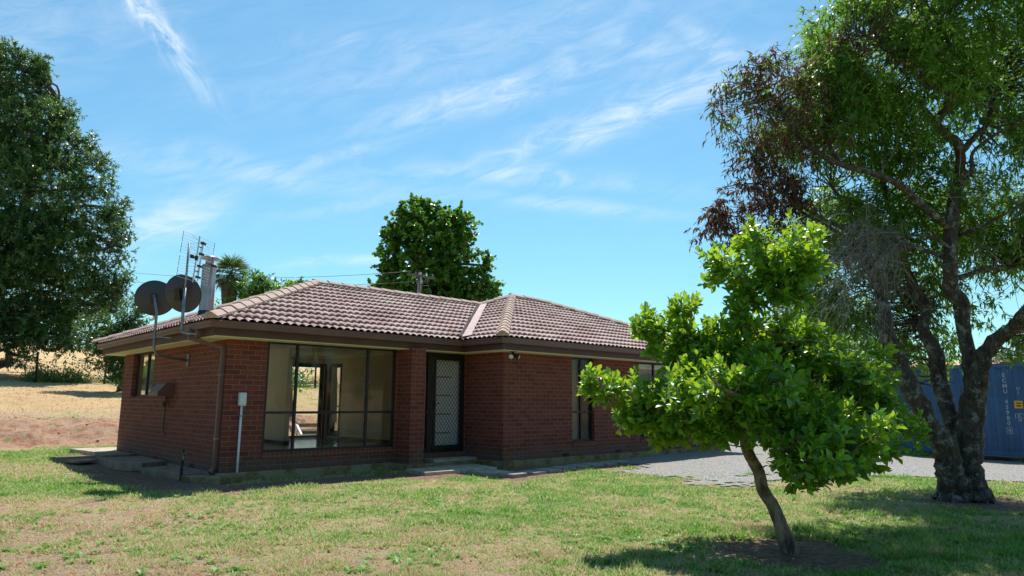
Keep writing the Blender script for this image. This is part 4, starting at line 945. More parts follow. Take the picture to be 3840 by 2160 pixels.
def text(s, h, a, z, col, parent, name='lettering', off=.006):
    cu = bpy.data.curves.new('txt', 'FONT'); cu.body = s; cu.size = h; cu.align_x = 'CENTER'; cu.extrude = .002; cu.offset = h*.006
    ob = bpy.data.objects.new('txt', cu); COL.objects.link(ob); dg = bpy.context.evaluated_depsgraph_get(); dg.update()
    me = bpy.data.meshes.new_from_object(ob.evaluated_get(dg)); bpy.data.objects.remove(ob)
    o = bpy.data.objects.new(name, me); COL.objects.link(o); me.materials.clear(); me.materials.append(col)
    X_ = Vector((-cdv[0], -cdv[1], 0)); Z_ = Vector((0, 0, 1)); Y_ = Vector((cn[0], cn[1], 0))
    q = cp(a, .03-off, z); o.matrix_world = Matrix(((X_[0], Z_[0], Y_[0], q[0]), (X_[1], Z_[1], Y_[1], q[1]), (X_[2], Z_[2], Y_[2], q[2]), (0, 0, 0, 1)))
    mw = o.matrix_world.copy(); o.parent = parent; o.matrix_parent_inverse = Matrix.Translation(-Vector(parent.location)); return o
ws = M['fadedpaint']
def apos(u): # distance along the container for an image column
    best = min(((abs((lambda q: (1920+FPX*((q-C0)@RT)/((q-C0)@FW)))(np.array(cp(a, .03, 1.2)))-u), a) for a in np.arange(0, 6, .01))); return best[1]
ai = apos(3776); zt = 1.98
for ch_, z in zip('ECMU', (1.98, 1.83, 1.68, 1.53)): text(ch_, .16, ai, z, ws, t)
for ch_, z in zip('43980', (1.24, 1.09, .94, .79, .64)): text(ch_, .16, ai, z, ws, t)
text('9', .14, ai, .44, ws, t)
bx_ = MB()
for (a0, a1, z0, z1) in ((ai-.07, ai-.06, .41, .58), (ai+.06, ai+.07, .41, .58), (ai-.06, ai+.06, .57, .58), (ai-.06, ai+.06, .41, .42)): cbx(bx_, a0, a1, .022, .03, z0, z1)
aj = apos(3820)
for (a0, a1, z0, z1) in ((aj-.11, aj-.10, .84, .97), (aj+.10, aj+.11, .84, .97), (aj-.10, aj+.10, .96, .97), (aj-.10, aj+.10, .84, .85), (aj+.03, aj+.04, .85, .96)): cbx(bx_, a0, a1, .022, .03, z0, z1)
bx_.build('marking_box', ws, t)
text('IC', .12, aj, .865, ws, t); text('87', .09, aj, .75, ws, t)
for ch_, z in zip('U1', (1.62, 1.5)): text(ch_, .12, aj-.03, z, ws, t)
yl = MB(); cbx(yl, aj-.10, aj+.10, .018, .03, 1.11, 1.32); yl.build('yellow_label', M['yellow'], t)
yb = MB(); cbx(yb, aj-.07, aj+.06, .015, .0178, 1.24, 1.27); cbx(yb, aj-.06, aj+.05, .015, .0178, 1.16, 1.20); yb.build('label_mark', M['rust'], t)
# ================================================================== TREES
def smooth_path(pts, n=6):
    P = [np.array(p, float) for p in pts]; P = [2*P[0]-P[1]]+P+[2*P[-1]-P[-2]]; r = []
    for i in range(1, len(P)-2):
        for k in range(n):
            t = k/n; a, b, c, d = P[i-1], P[i], P[i+1], P[i+2]
            r.append(.5*((2*b)+(c-a)*t+(2*a-5*b+4*c-d)*t*t+(3*b-a-3*c+d)*t**3))
    r.append(P[-2]); return r
def limb(mb, pts, n=12, sub=6, jit=.06, wob=0):
    """pts: list of (x,y,z,r)"""
    q = smooth_path(pts, sub); w_ = wob
    P = [p[:3]+(np.array([random.uniform(-1, 1) for _ in range(3)])*w_*p[3] if w_ and 0 < i < len(q)-1 else 0) for i, p in enumerate(q)]
    mb.tube(P, [max(p[3], .002) for p in q], n, True, jit); return q
def lpx(rows, d0): # (u,v,radius px,depth) -> x,y,z,r
    r = []
    for row in rows:
        u, v, rp = row[:3]; d = d0+(row[3] if len(row) > 3 else 0); r.append((*at(u, v, d), rp*d/FPX))
    return r
def twig_to(mb, start, end, r0, r1, sag=.0, n=5, seg=5):
    s = np.array(start[:3]); e = np.array(end[:3]); L_ = np.linalg.norm(e-s); j = (np.random.RandomState(int(abs(e[0]*1000)) % 9999).normal(size=(2, 3)))*L_*.10
    m1 = s+(e-s)*.35+j[0]+np.array([0, 0, sag*L_]); m2 = s+(e-s)*.7+j[1]*.7+np.array([0, 0, sag*L_*.8])
    P = smooth_path([s, m1, m2, e], 3); mb.tube(P, np.linspace(r0, r1, len(P)), n, False); return P
def nearest(nodes, p):
    A_ = nodes[:, :3]; d = np.linalg.norm(A_-p, axis=1)+np.maximum(0, A_[:, 2]-p[2])*.6; return nodes[np.argmin(d)]
def ellip(rows, d0):
    r = []
    for (u, v, ru, rv, dd, rz) in rows:
        d = d0+dd; r.append((at(u, v, d), ru*d/FPX, rv*d/FPX, rz))
    return r
Rh = np.array([RT[0], RT[1], 0]); Rh /= np.linalg.norm(Rh); Fh = np.array([FW[0], FW[1], 0]); Fh /= np.linalg.norm(Fh); Uz = np.array([0, 0, 1.])
def pts_in(ells, dens, shell=.5, rs=RS):
    """sample points and outward directions in ellipsoids given per unit surface"""
    P = []; O = []
    for (c, a, b, z) in ells:
        n = max(3, int(dens*(a*b+b*z+a*z)/3*4))
        v = rs.normal(size=(n, 3)); v /= np.linalg.norm(v, axis=1)[:, None]; r = shell+(1-shell)*rs.rand(n)**.6
        q = c+Rh*(v[:, 0]*a*r)[:, None]+Uz*(v[:, 1]*b*r)[:, None]+Fh*(v[:, 2]*z*r)[:, None]
        o = Rh*(v[:, 0])[:, None]+Uz*(v[:, 1])[:, None]+Fh*(v[:, 2])[:, None]; P.append(q); O.append(o)
    return np.concatenate(P), np.concatenate(O)
# ---------------------------------------------------------------- magnolia (small tree in front)
mb_ = at(2964, 2078, 6.2); mz = float(terrain(mb_[0], mb_[1]))
tr = thing('magnolia_tree', 'small leaning broad leaved tree in the lawn with one or two purple flowers', 'tree', (mb_[0], mb_[1], mz))
mb = MB(); nodes = []
def adj(u, v, dd): return dd+(.30+.62*float(np.clip((2750-u)/400, 0, 1))+.25*float(np.clip((u-3200)/200, 0, 1)))*float(np.clip((1950-v)/350, 0, 1))
tk = lpx([(2966, 2100, 50), (2958, 2050, 36), (2935, 1990, 30), (2900, 1900, 27), (2860, 1840, 27), (2845, 1770, 25), (2815, 1715, 24), (2795, 1660, 23), (2800, 1580, 22)], 6.2)
tk = lpx([(u, v, r*.9, adj(2900, v, 0)) for u, v, r in [(2966, 2100, 50), (2958, 2050, 36), (2935, 1990, 30), (2900, 1900, 26), (2862, 1840, 26), (2845, 1770, 24), (2815, 1715, 23), (2795, 1660, 23), (2800, 1580, 22)]], 6.2)
nodes += limb(mb, tk, 14, 5, .05)
LM = [[(2800, 1590, 20), (2740, 1500, 15, -.1), (2600, 1540, 11, -.2), (2450, 1520, 8, -.3), (2280, 1450, 4, -.35)],
      [(2798, 1600, 20), (2790, 1430, 15, .1), (2700, 1330, 12, .15), (2600, 1270, 9, .1), (2440, 1220, 4, .1)],
      [(2790, 1430, 14, .1), (2800, 1290, 12, .05), (2790, 1180, 11, 0), (2830, 1080, 9, 0), (2900, 920, 5, 0)],
      [(2830, 1080, 8, 0), (2740, 1020, 6, .1), (2660, 990, 3, .2)], [(2840, 1080, 8), (2960, 1030, 6, -.1), (3050, 960, 3, -.2)],
      [(2800, 1600, 20), (2900, 1520, 14, .3), (3030, 1450, 10, .5), (3160, 1350, 5, .6)],
      [(2900, 1520, 12, .3), (3080, 1560, 10, .1), (3250, 1540, 7, .0), (3420, 1620, 3, -.1)],
      [(2810, 1620, 18), (2930, 1620, 12, -.5), (3060, 1680, 9, -.8), (3180, 1730, 4, -.9)],
      [(2800, 1580, 14), (2780, 1500, 10, -.6), (2700, 1450, 6, -.9), (2650, 1400, 3, -1.1)], [(2800, 1560, 14), (2900, 1480, 9, .8), (2940, 1400, 5, 1.2)]]
for l in LM: nodes += limb(mb, lpx([(r_[0], r_[1], r_[2], adj(r_[0], r_[1], r_[3] if len(r_) > 3 else 0)) for r_ in l], 6.2), 9, 5, .05, .3)
nodes = np.array([q for q in nodes])
ME = ellip([(e_[0], e_[1], e_[2], e_[3], adj(e_[0], e_[1], e_[4]), e_[5]) for e_ in [(2700, 1380, 150, 100, .9, .5), (2940, 1420, 150, 100, 1.1, .5), (2560, 1480, 110, 70, .5, .35), (2990, 1260, 90, 70, .2, .4), (3050, 1340, 120, 80, .1, .45), (2890, 1230, 90, 70, .2, .4), (2405, 1235, 48, 50, .1, .25), (2640, 1390, 150, 80, -.2, .4), (3200, 1410, 110, 80, .2, .4), (2440, 1560, 110, 60, -.2, .35), (2560, 1330, 90, 60, 0, .3), (2925, 930, 165, 100, 0, .42), (2870, 1010, 190, 90, 0, .40), (2705, 1015, 75, 70, .15, .25), (2665, 960, 45, 35, .2, .15), (3025, 990, 60, 80, -.15, .3), (2820, 900, 50, 60, 0, .2), (2800, 1110, 90, 60, 0, .3), (2940, 1110, 110, 45, -.1, .3),
   (2780, 1190, 80, 55, 0, .26), (2500, 1215, 90, 70, .1, .32), (2430, 1195, 35, 40, .1, .18), (2560, 1150, 60, 40, .1, .22), (2600, 1260, 120, 70, .1, .35), (2480, 1300, 70, 30, .1, .25), (2700, 1260, 90, 70, .1, .35),
   (2225, 1425, 45, 34, -.35, .18), (2200, 1440, 22, 16, -.35, .10), (2250, 1480, 50, 40, -.35, .2), (2290, 1450, 70, 55, -.3, .25), (2400, 1480, 110, 75, -.3, .34), (2360, 1570, 70, 50, -.3, .25), (2530, 1550, 130, 90, -.2, .40), (2500, 1630, 90, 38, -.2, .3),
   (2720, 1340, 150, 90, .1, .55), (2680, 1470, 190, 110, -.5, .55), (2850, 1400, 180, 110, .5, .6), (2850, 1450, 190, 130, -.5, .5), (2830, 1590, 190, 80, -.4, .5), (2980, 1540, 170, 110, .1, .7), (2680, 1600, 110, 60, -.3, .4), (2950, 1330, 110, 60, .5, .45),
   (3130, 1370, 80, 80, .5, .35), (3110, 1310, 35, 55, .6, .15), (3300, 1330, 30, 60, .2, .15), (3270, 1440, 95, 90, .2, .35), (3330, 1550, 90, 80, 0, .35), (3410, 1600, 50, 45, -.1, .2), (3450, 1640, 28, 18, -.1, .1),
   (3150, 1500, 140, 110, .3, .5), (3090, 1680, 150, 85, -.7, .45), (3040, 1790, 95, 42, -.8, .35), (3130, 1600, 190, 100, -.6, .5), (3000, 1720, 110, 70, -.9, .4), (3200, 1680, 110, 80, -.5, .4), (3300, 1660, 90, 60, -.2, .3), (3150, 1760, 110, 35, -.7, .3)]], 6.2)
P, O = pts_in(ME, 140, .25)
for i in range(0, len(P), 5):
    s = nearest(nodes, P[i]); twig_to(mb, s, P[i], min(.009, s[3]*.6), .003)
mb.build('trunk', M['bark_mag'], tr, True)
sd_dir = O*.75+np.array([0, 0, .85])+RS.normal(size=O.shape)*.45; sd_dir /= np.linalg.norm(sd_dir, axis=1)[:, None]
low = (O[:, 1]*0+(O@Uz) < -.35); sd_dir[low, 2] -= .7; sd_dir /= np.linalg.norm(sd_dir, axis=1)[:, None]
LP = []; LD = []; LNn = []; LL = []
for i in range(len(P)):
    d = sd_dir[i]; a = np.cross(d, [.3, .2, .9]); a /= np.linalg.norm(a); b = np.cross(d, a); m_ = RS.randint(8, 13); sl = .11+.09*RS.rand()
    for k in range(m_):
        t = k/m_; th = k*2.4+RS.rand()*.6; rad = a*math.cos(th)+b*math.sin(th); op = 1.25-.95*t
        dd = d*(.35+.8*t)+rad*op+RS.normal(size=3)*.16; dd[2] -= .28*(1-t); LP.append(P[i]+d*(t-.6)*sl); LD.append(dd); LNn.append(d*1.0-rad*.4*t+RS.normal(size=3)*.15); LL.append((.060+.060*RS.rand())*(1.1-.25*t))
LP, LD, LNn, LL = map(np.array, (LP, LD, LNn, LL))
print('magnolia leaves', len(LP))
leaves('crown', LP, LD, LNn, LL, LL*.50, T_BIG, M['magleaf'], tr)
for (u, v, dd) in ((2247, 1421, 6.5), (2262, 1448, 6.5), (3028, 895, 6.25)):
    c = at(u, v, dd); f_ = MB().lathe(c, [(.003, -.024), (.011, -.010), (.012, .0), (.008, .016), (.002, .026)], (.3, .1, 1), 8)
    f_.build('flower', M['petal'], tr, True)
n = 90; I = RS.randint(0, len(LP), n)
leaves('yellowed_leaves', LP[I]+RS.normal(size=(n, 3))*.02, runit(n)-np.array([0, 0, .5]), runit(n), np.full(n, .06), np.full(n, .03), T_BIG, M['brownleaf'], tr)
# ---------------------------------------------------------------- big tree with lichen bark
bb = at(3612, 1882, 9.66); bz = float(terrain(bb[0], bb[1]))
tr = thing('large_tree', 'large multi stemmed tree with lichen covered bark and long narrow leaves', 'tree', (bb[0], bb[1], bz))
mb = MB(); nodes = []; D0 = 9.66
BL = [[(3648, 1905, 100), (3640, 1870, 82), (3628, 1800, 68), (3630, 1700, 62), (3638, 1600, 58), (3650, 1500, 54), (3650, 1430, 44), (3635, 1350, 32, .05), (3612, 1230, 31, .1), (3600, 1130, 30, .1), (3566, 1080, 29, .1), (3562, 980, 27), (3567, 880, 26), (3574, 800, 25), (3586, 720, 23), (3600, 640, 20), (3602, 575, 19), (3588, 535, 19), (3550, 505, 18), (3508, 460, 19), (3540, 420, 17), (3572, 360, 16), (3606, 280, 14), (3622, 215, 12), (3580, 180, 10), (3540, 140, 9), (3500, 60, 6)],
      [(3575, 1905, 84), (3574, 1850, 66), (3560, 1760, 60, -.05), (3545, 1680, 52, -.08), (3484, 1590, 46, -.1), (3425, 1470, 42, -.1), (3372, 1360, 40, 0), (3330, 1270, 36, 0), (3320, 1190, 27), (3300, 1100, 22, .2), (3260, 1000, 18, .3), (3230, 900, 14, .4), (3190, 800, 10, .5), (3120, 700, 7, .6)],
      [(3600, 1660, 40, .1), (3562, 1560, 36, .3), (3534, 1470, 36, .4), (3520, 1400, 36, .5), (3500, 1300, 31, .6), (3460, 1240, 25, .7), (3470, 1150, 20, .8), (3400, 1020, 18, .9), (3380, 930, 18, 1.0), (3368, 840, 17, 1.1), (3330, 760, 14, 1.2), (3300, 640, 10, 1.2), (3250, 500, 7, 1.2)],
      [(3640, 1520, 44), (3665, 1440, 42, -.1), (3690, 1340, 37, -.2), (3740, 1270, 33, -.3), (3790, 1235, 31, -.5), (3850, 1170, 28, -.8), (3950, 1020, 24, -1.2), (4020, 850, 18, -1.4), (4050, 650, 12, -1.4), (4030, 400, 7, -1.2)],
      [(3562, 850, 20), (3527, 828, 17, -.1), (3452, 762, 15, -.2), (3400, 715, 14, -.3), (3328, 671, 13, -.4), (3240, 640, 12, -.4), (3146, 613, 11, -.5), (3038, 555, 9, -.6), (2964, 472, 8, -.6), (2930, 414, 7, -.6), (2864, 315, 5, -.7), (2848, 250, 3, -.7)],
      [(3150, 612, 9, -.5), (3120, 560, 7, -.3), (3100, 500, 6, -.2), (3060, 430, 4, 0)], [(3038, 555, 6, -.6), (2950, 560, 5, -.5), (2850, 600, 3, -.4), (2780, 640, 2, -.4)],
      [(3400, 930, 11, .8), (3250, 880, 9, .3), (3080, 820, 8, 0), (2960, 740, 6, -.2), (2850, 690, 4, -.3), (2720, 700, 2, -.3)], [(3300, 1050, 10, .2), (3180, 900, 8, 0), (3000, 790, 6, -.2), (2930, 720, 5, -.2), (2830, 780, 3, -.1), (2720, 800, 2, 0)],
      [(3602, 575, 14), (3650, 520, 12, .2), (3700, 465, 11, .3), (3722, 380, 9, .4), (3740, 250, 6, .5), (3800, 120, 4, .6)], [(3590, 690, 14), (3640, 640, 9, -.1), (3650, 570, 7, -.2), (3740, 500, 6, -.4), (3850, 450, 4, -.5)],
      [(3508, 460, 12), (3440, 380, 9, .2), (3350, 320, 8, .4), (3240, 290, 6, .5), (3130, 250, 4, .5)], [(3570, 360, 10), (3480, 310, 8, -.4), (3400, 250, 6, -.6), (3280, 150, 5, -.8), (3170, 90, 3, -.9)],
      [(3565, 930, 9, 0), (3480, 885, 7, -.2), (3370, 890, 6, -.4), (3300, 930, 4, -.5)], [(3540, 965, 9, 0), (3440, 930, 8, -.3), (3340, 920, 6, -.5), (3280, 980, 4, -.7)], [(3600, 1040, 12, 0), (3700, 1010, 8, .3), (3840, 1000, 6, .5)], [(3600, 880, 10), (3680, 850, 8, -.3), (3790, 790, 6, -.5), (3900, 720, 5, -.6)]]
BL = [[(r_[0], r_[1], r_[2]*(.80 if 1200 < r_[1] < 1860 else .9), *r_[3:]) for r_ in l] for l in BL]
for l in BL: nodes += limb(mb, lpx(l, D0), 14 if l[0][2] > 30 else 8, 5, .07 if l[0][2] > 30 else .04, .12)
nodes = np.array(nodes)
BE = ellip([(3480, 60, 430, 250, .1, 2.0), (3180, 60, 170, 90, -.5, .9), (3070, 50, 60, 50, -.7, .5), (3300, 380, 310, 230, .3, 1.7), (3060, 420, 170, 200, .1, 1.1), (3760, 280, 220, 230, .5, 1.6), (3340, 800, 270, 240, 1.2, 1.5), (3080, 900, 190, 170, 1.2, 1.2), (3720, 870, 190, 200, 1.0, 1.3), (3800, 560, 90, 110, .8, .8), (3240, 1150, 270, 150, 1.8, 1.2),
   (3400, 1300, 190, 110, 1.8, .9), (3100, 1120, 130, 110, 1.6, .8), (3300, 1420, 110, 60, 1.4, .5), (3480, 1040, 120, 120, 1.5, .8), (3660, 1180, 40, 70, .9, .3), (3730, 1120, 60, 40, .8, .3), (3700, 1290, 40, 40, .7, .3), (3790, 1330, 60, 35, .3, .3), (3800, 1410, 60, 35, 0, .3), (3775, 1480, 35, 25, -.2, .25), (3830, 1250, 60, 60, .2, .4),
   (4050, 300, 220, 300, .2, 1.5), (4080, 750, 180, 250, 0, 1.3), (3980, 1200, 140, 120, -.4, .8)], D0)
def pts_vol(ells, dens, rs=RS, gap=.40):
    P = []; O = []
    for (c, a, b, z) in ells:
        n = int(dens*4.19*a*b*z)+4; v = rs.normal(size=(n, 3)); v /= np.linalg.norm(v, axis=1)[:, None]; r = rs.rand(n)**.40
        q = c+Rh*(v[:, 0]*a*r)[:, None]+Uz*(v[:, 1]*b*r)[:, None]+Fh*(v[:, 2]*z*r)[:, None]; o = Rh*v[:, :1]+Uz*v[:, 1:2]+Fh*v[:, 2:3]
        m = (fbm(q[:, 0]*1.5+q[:, 2]*1.3, q[:, 1]*1.5-q[:, 2]*1.1, 121, 2) > gap); P.append(q[m]); O.append(o[m])
    return np.concatenate(P), np.concatenate(O)
P, O = pts_vol(BE, 195)
print('big sprays', len(P))
for i in range(0, len(P), 8):
    s = nearest(nodes, P[i]); twig_to(mb, s, P[i], min(.012, s[3]*.6), .003, .05, 4)
def sprays(P, O, cnt, ln, droop, leafl, ratio, T, mat, name, parent, rs=RS, rnd=None, spread=.9):
    n = len(P); k = cnt; tw = O*.8+rs.normal(size=O.shape)*.6; tw[:, 2] += .15; tw /= np.linalg.norm(tw, axis=1)[:, None]
    t = rs.rand(n, k); base = P[:, None, :]+tw[:, None, :]*((t-.5)*ln)[..., None]; base[..., 2] -= droop*.35*(t*t)*ln*2
    dirs = tw[:, None, :]*.7+rs.normal(size=(n, k, 3))*spread*.6; dirs[..., 2] -= droop; nr = rs.normal(size=(n, k, 3))*.5+np.array([0, 0, 1.])
    L_ = leafl*(.7+.6*rs.rand(n*k)); r = None
    if rnd is not None: r = np.clip(rnd.repeat(k)+rs.normal(size=n*k)*.16, 0, 1)
    return leaves(name, base.reshape(-1, 3), dirs.reshape(-1, 3), nr.reshape(-1, 3), L_, L_*ratio, T, mat, parent, r)
sprays(P, O, 14, .34, .45, .105, .25, T_LAN, M['bigleaf'], 'crown', tr)
BR = ellip([(2950, 300, 170, 120, -.2, 1.0), (3000, 560, 150, 160, 0, 1.0), (2880, 480, 170, 150, -.3, .9), (2950, 760, 160, 110, 0, .9), (3100, 250, 120, 120, 0, .8), (2800, 270, 90, 70, -.7, .5), (2740, 310, 90, 60, -.6, .4), (2700, 370, 60, 50, -.5, .3), (2900, 230, 90, 60, -.6, .5), (2830, 400, 120, 70, -.6, .5), (2720, 450, 60, 50, -.5, .35), (2770, 540, 60, 30, -.5, .3), (2900, 500, 90, 60, -.5, .5), (3000, 320, 80, 70, -.4, .5), (3030, 440, 80, 60, -.3, .5),
   (2860, 620, 110, 40, -.4, .4), (2800, 690, 80, 40, -.3, .4), (2700, 760, 90, 60, -.2, .45), (2680, 830, 90, 60, -.1, .45), (2740, 850, 90, 60, 0, .45), (2740, 910, 60, 30, 0, .3), (2840, 760, 90, 50, -.2, .4), (2950, 680, 90, 50, -.2, .4), (3250, 300, 80, 50, -.6, .4), (3380, 190, 60, 40, -.6, .3), (3150, 180, 60, 50, -.5, .3)], D0)
P2_, O2 = pts_in(BR, 62, .05)
for i in range(0, len(P2_), 2):
    s = nearest(nodes, P2_[i]); twig_to(mb, s, P2_[i], min(.010, s[3]*.6), .0025, .03, 4)
mb.build('trunk', M['bark_big'], tr, True)
k = np.linalg.norm(P2_-at(2720, 830, D0), axis=1) < 1.1
sprays(P2_[k], O2[k], 15, .3, .8, .105, .22, T_LAN, M['brownleaf'], 'dead_foliage', tr)
sprays(P2_[~k], O2[~k], 8, .3, .8, .10, .2, T_LAN, M['brownleaf'], 'dead_foliage', tr, rnd=np.full((~k).sum(), .7))
I = RS.rand(len(P2_)) < .38; sprays(P2_[I & ~k], O2[I & ~k], 9, .3, .7, .10, .22, T_LAN, M['bigleaf'], 'regrowth', tr)
# bare drooping twigs
tw = MB()
for i in range(46):
    d = D0-.9+RS.rand()*1.0; g4 = np.clip(RS.normal(size=4), -1.4, 1.4); s = at(3330+g4[0]*110, 930+g4[1]*90, d+.2); e = at(3215+g4[2]*110, 1010+g4[3]*95, d)
    m1 = (s+e)/2+np.array([0, 0, .14+.14*RS.rand()])+RS.normal(size=3)*.10
    Pp = smooth_path([s, m1, e, e+(e-m1)*.5+np.array([0, 0, -.22])+np.clip(RS.normal(size=3), -1.5, 1.5)*.08], 4); tw.tube(Pp, np.linspace(.0065, .002, len(Pp)), 3, False)
    for j in range(8):
        q = Pp[RS.randint(2, len(Pp)-1)]; dv = (e-s)*.30+np.clip(RS.normal(size=3), -1.5, 1.5)*.16+np.array([0, 0, -.05]); m2 = q+dv*.5+np.array([0, 0, .06])+RS.normal(size=3)*.04; f2 = q+dv+np.array([0, 0, -.14*RS.rand()])
        P3 = smooth_path([q, m2, f2], 3); tw.tube(P3, np.linspace(.0034, .0014, len(P3)), 3, False)
        if j < 3: q2 = P3[3]; tw.tube([q2, q2+RS.normal(size=3)*.09+dv*.2, q2+RS.normal(size=3)*.10+dv*.5], [.0022, .0016, .001], 3, False)
for i in range(170):
    c = [(3650, 700), (3760, 680), (3000, 560), (2900, 640), (3150, 420), (3700, 350), (3620, 1000), (3780, 950)][i % 8]
    s = at(c[0]+RS.normal()*60, c[1]+RS.normal()*60, D0-.5+RS.rand()); e = s+RS.normal(size=3)*.28+np.array([0, 0, .05])
    Pp = smooth_path([s, (s+e)/2+RS.normal(size=3)*.05, e], 3); tw.tube(Pp, np.linspace(.005, .002, len(Pp)), 3, False)
tw.build('bare_twigs', M['twig'], tr, True)
# ---------------------------------------------------------------- generic far tree
def tree(name, label, cat, base, ells, dens, cnt, ln, leafl, ratio, T, mat, trunk_r, droop=.1, group=None, shell=.35, barkm='bark', limbs=60, seed=1, spread=1.0):
    rs = np.random.RandomState(seed); bz_ = float(terrain(base[0], base[1])); t = thing(name, label, cat, (base[0], base[1], bz_), group)
    zt = max(c[2] for c, a, b, z in ells); cx = np.mean([c for c, a, b, z in ells], axis=0); mb = MB(); H = zt-bz_
    tk = [(base[0], base[1], bz_-.2, trunk_r*1.5), (base[0]+.02*H, base[1], bz_+.12*H, trunk_r), ((base[0]+cx[0])/2, (base[1]+cx[1])/2, bz_+.45*H, trunk_r*.75), (cx[0], cx[1], bz_+.85*H, trunk_r*.25)]
    nd = np.array(limb(mb, tk, 10, 6, .05)); P, O = pts_in(ells, dens, shell, rs)
    for i in rs.choice(len(P), min(limbs, len(P)), False): s = nearest(nd, P[i]); twig_to(mb, s, P[i], s[3]*.35, trunk_r*.06, .03, 5)
    for c, a, b, z in ells: s = nearest(nd, c); twig_to(mb, s, c, s[3]*.5, trunk_r*.15, .02, 6)
    mb.build('trunk', M[barkm], t, True); sprays(P, O, cnt, ln, droop, leafl, ratio, T, mat, 'crown', t, rs, rs.rand(len(P)), spread); return t
def els(rows, d): return ellip(rows, d)
# big dark tree at left
E_ = els([(-60, 1050, 420, 260, 0, 3.2), (-80, 780, 380, 300, 0, 3.2), (-130, 480, 260, 250, 0, 2.6), (-90, 300, 110, 130, 0, 1.6), (-20, 200, 50, 60, 0, .6), (60, 230, 60, 60, 0, .7), (90, 350, 80, 80, 0, 1.0), (150, 275, 40, 50, 0, .5), (110, 250, 50, 60, 0, .6), (170, 265, 24, 40, 0, .3), (180, 440, 80, 90, 0, 1.2), (250, 430, 30, 45, 0, .5), (240, 570, 90, 90, -.4, 1.3), (310, 530, 35, 45, 0, .6), (350, 660, 70, 90, -.4, 1.2),
    (430, 790, 55, 60, 0, .9), (380, 860, 90, 90, -.8, 1.2), (455, 930, 35, 60, 0, .6), (410, 1040, 75, 80, -.4, 1.1), (450, 1060, 30, 60, 0, .4), (300, 1120, 130, 90, -.8, 1.4), (120, 1200, 170, 90, -1.5, 1.6), (200, 1250, 90, 60, -1.8, 1.1), (260, 1290, 55, 45, -1.8, .7), (90, 1340, 50, 40, -1.8, .6), (400, 1150, 60, 50, 0, .8), (20, 1250, 120, 60, -1.5, 1.3),
    (150, 700, 180, 160, -1.6, 1.4), (60, 950, 220, 160, -2.0, 1.4), (240, 930, 150, 120, -1.6, 1.2), (100, 480, 130, 120, -1.2, 1.2)], 34.5)
tree('evergreen_tree', 'very large dark glossy leaved tree at the left edge beyond the lawn', 'tree', at(-110, 1460, 34.5)[:2], E_, 20, 28, .8, .21, .30, T_LAN, M['leftleaf'], .38, .0, shell=.5, seed=3, limbs=120)
E_ = els([(430, 1280, 110, 70, 0, 1.1), (380, 1340, 60, 50, -.5, .8), (490, 1190, 45, 70, 0, .6), (470, 1240, 60, 60, 0, .8), (530, 1170, 14, 45, 0, .25), (540, 1240, 35, 30, 0, .5), (480, 1330, 90, 60, 0, .9), (440, 1400, 60, 40, 0, .7), (350, 1240, 70, 70, 0, .8), (600, 1260, 60, 40, .5, .6)], 28.5)
tree('ash_sapling', 'smaller silvery green tree at the fence just behind the left house corner', 'tree', at(450, 1440, 29)[:2], E_, 34, 22, .5, .16, .30, T_LAN, M['leftleaf'], .12, .0, shell=.3, seed=4)
# round-leaved tree behind the roof
E_ = els([(1620, 880, 120, 100, 0, 2.2), (1560, 800, 60, 60, 0, 1.2), (1560, 765, 26, 28, 0, .5), (1500, 790, 20, 18, 0, .4), (1610, 790, 60, 30, 0, .8), (1690, 810, 50, 40, 0, 1.0), (1740, 850, 45, 55, 0, 1.0), (1510, 860, 60, 70, 0, 1.3), (1470, 960, 60, 80, 0, 1.3), (1445, 880, 14, 25, 0, .4), (1430, 1000, 18, 20, 0, .4), (1700, 950, 80, 90, 0, 1.8), (1600, 1010, 150, 100, 0, 2.4), (1480, 1070, 70, 60, 0, 1.4), (1410, 1075, 25, 22, 0, .5),
    (1720, 1070, 90, 70, 0, 1.6), (1800, 1030, 40, 35, 0, .8), (1830, 990, 22, 40, 0, .5), (1800, 950, 14, 12, 0, .3), (1840, 1080, 40, 50, 0, .8), (1770, 1110, 50, 40, 0, .9), (1850, 1110, 25, 25, 0, .4), (1600, 1160, 180, 90, 0, 2.2)], 38)
tree('poplar_tree', 'tall round leaved green tree rising behind the middle of the tiled roof', 'tree', at(1610, 1400, 38)[:2], E_, 15, 22, .7, .18, .85, T_RND, M['midleaf'], .35, .1, shell=.3, seed=5)
E_ = els([(960, 1060, 50, 40, 0, 1.0), (985, 1035, 20, 18, 0, .4), (940, 1110, 60, 50, 0, 1.2), (1010, 1090, 40, 40, 0, .9), (900, 1130, 40, 35, 0, .7), (985, 1130, 80, 40, 0, 1.0)], 28)
tree('shrub_tree', 'small dark leafed tree with brownish tips beside the palm behind the roof', 'tree', at(960, 1350, 28)[:2], E_, 20, 22, .5, .17, .35, T_LAN, M['midleaf'], .14, .1, shell=.3, seed=6)
E_ = els([(1050, 1080, 35, 18, 0, .8), (1100, 1070, 30, 16, 0, .6), (1130, 1055, 18, 10, 0, .4), (1060, 1110, 60, 25, 0, .9), (820, 1160, 20, 30, 0, .5)], 29.5)
tree('yellow_green_shrub', 'yellow green bushy treetop just behind the left hip of the roof', 'tree', at(1070, 1360, 29.5)[:2], E_, 20, 20, .5, .17, .4, T_LAN, M['yelleaf'], .12, .1, shell=.3, seed=7)
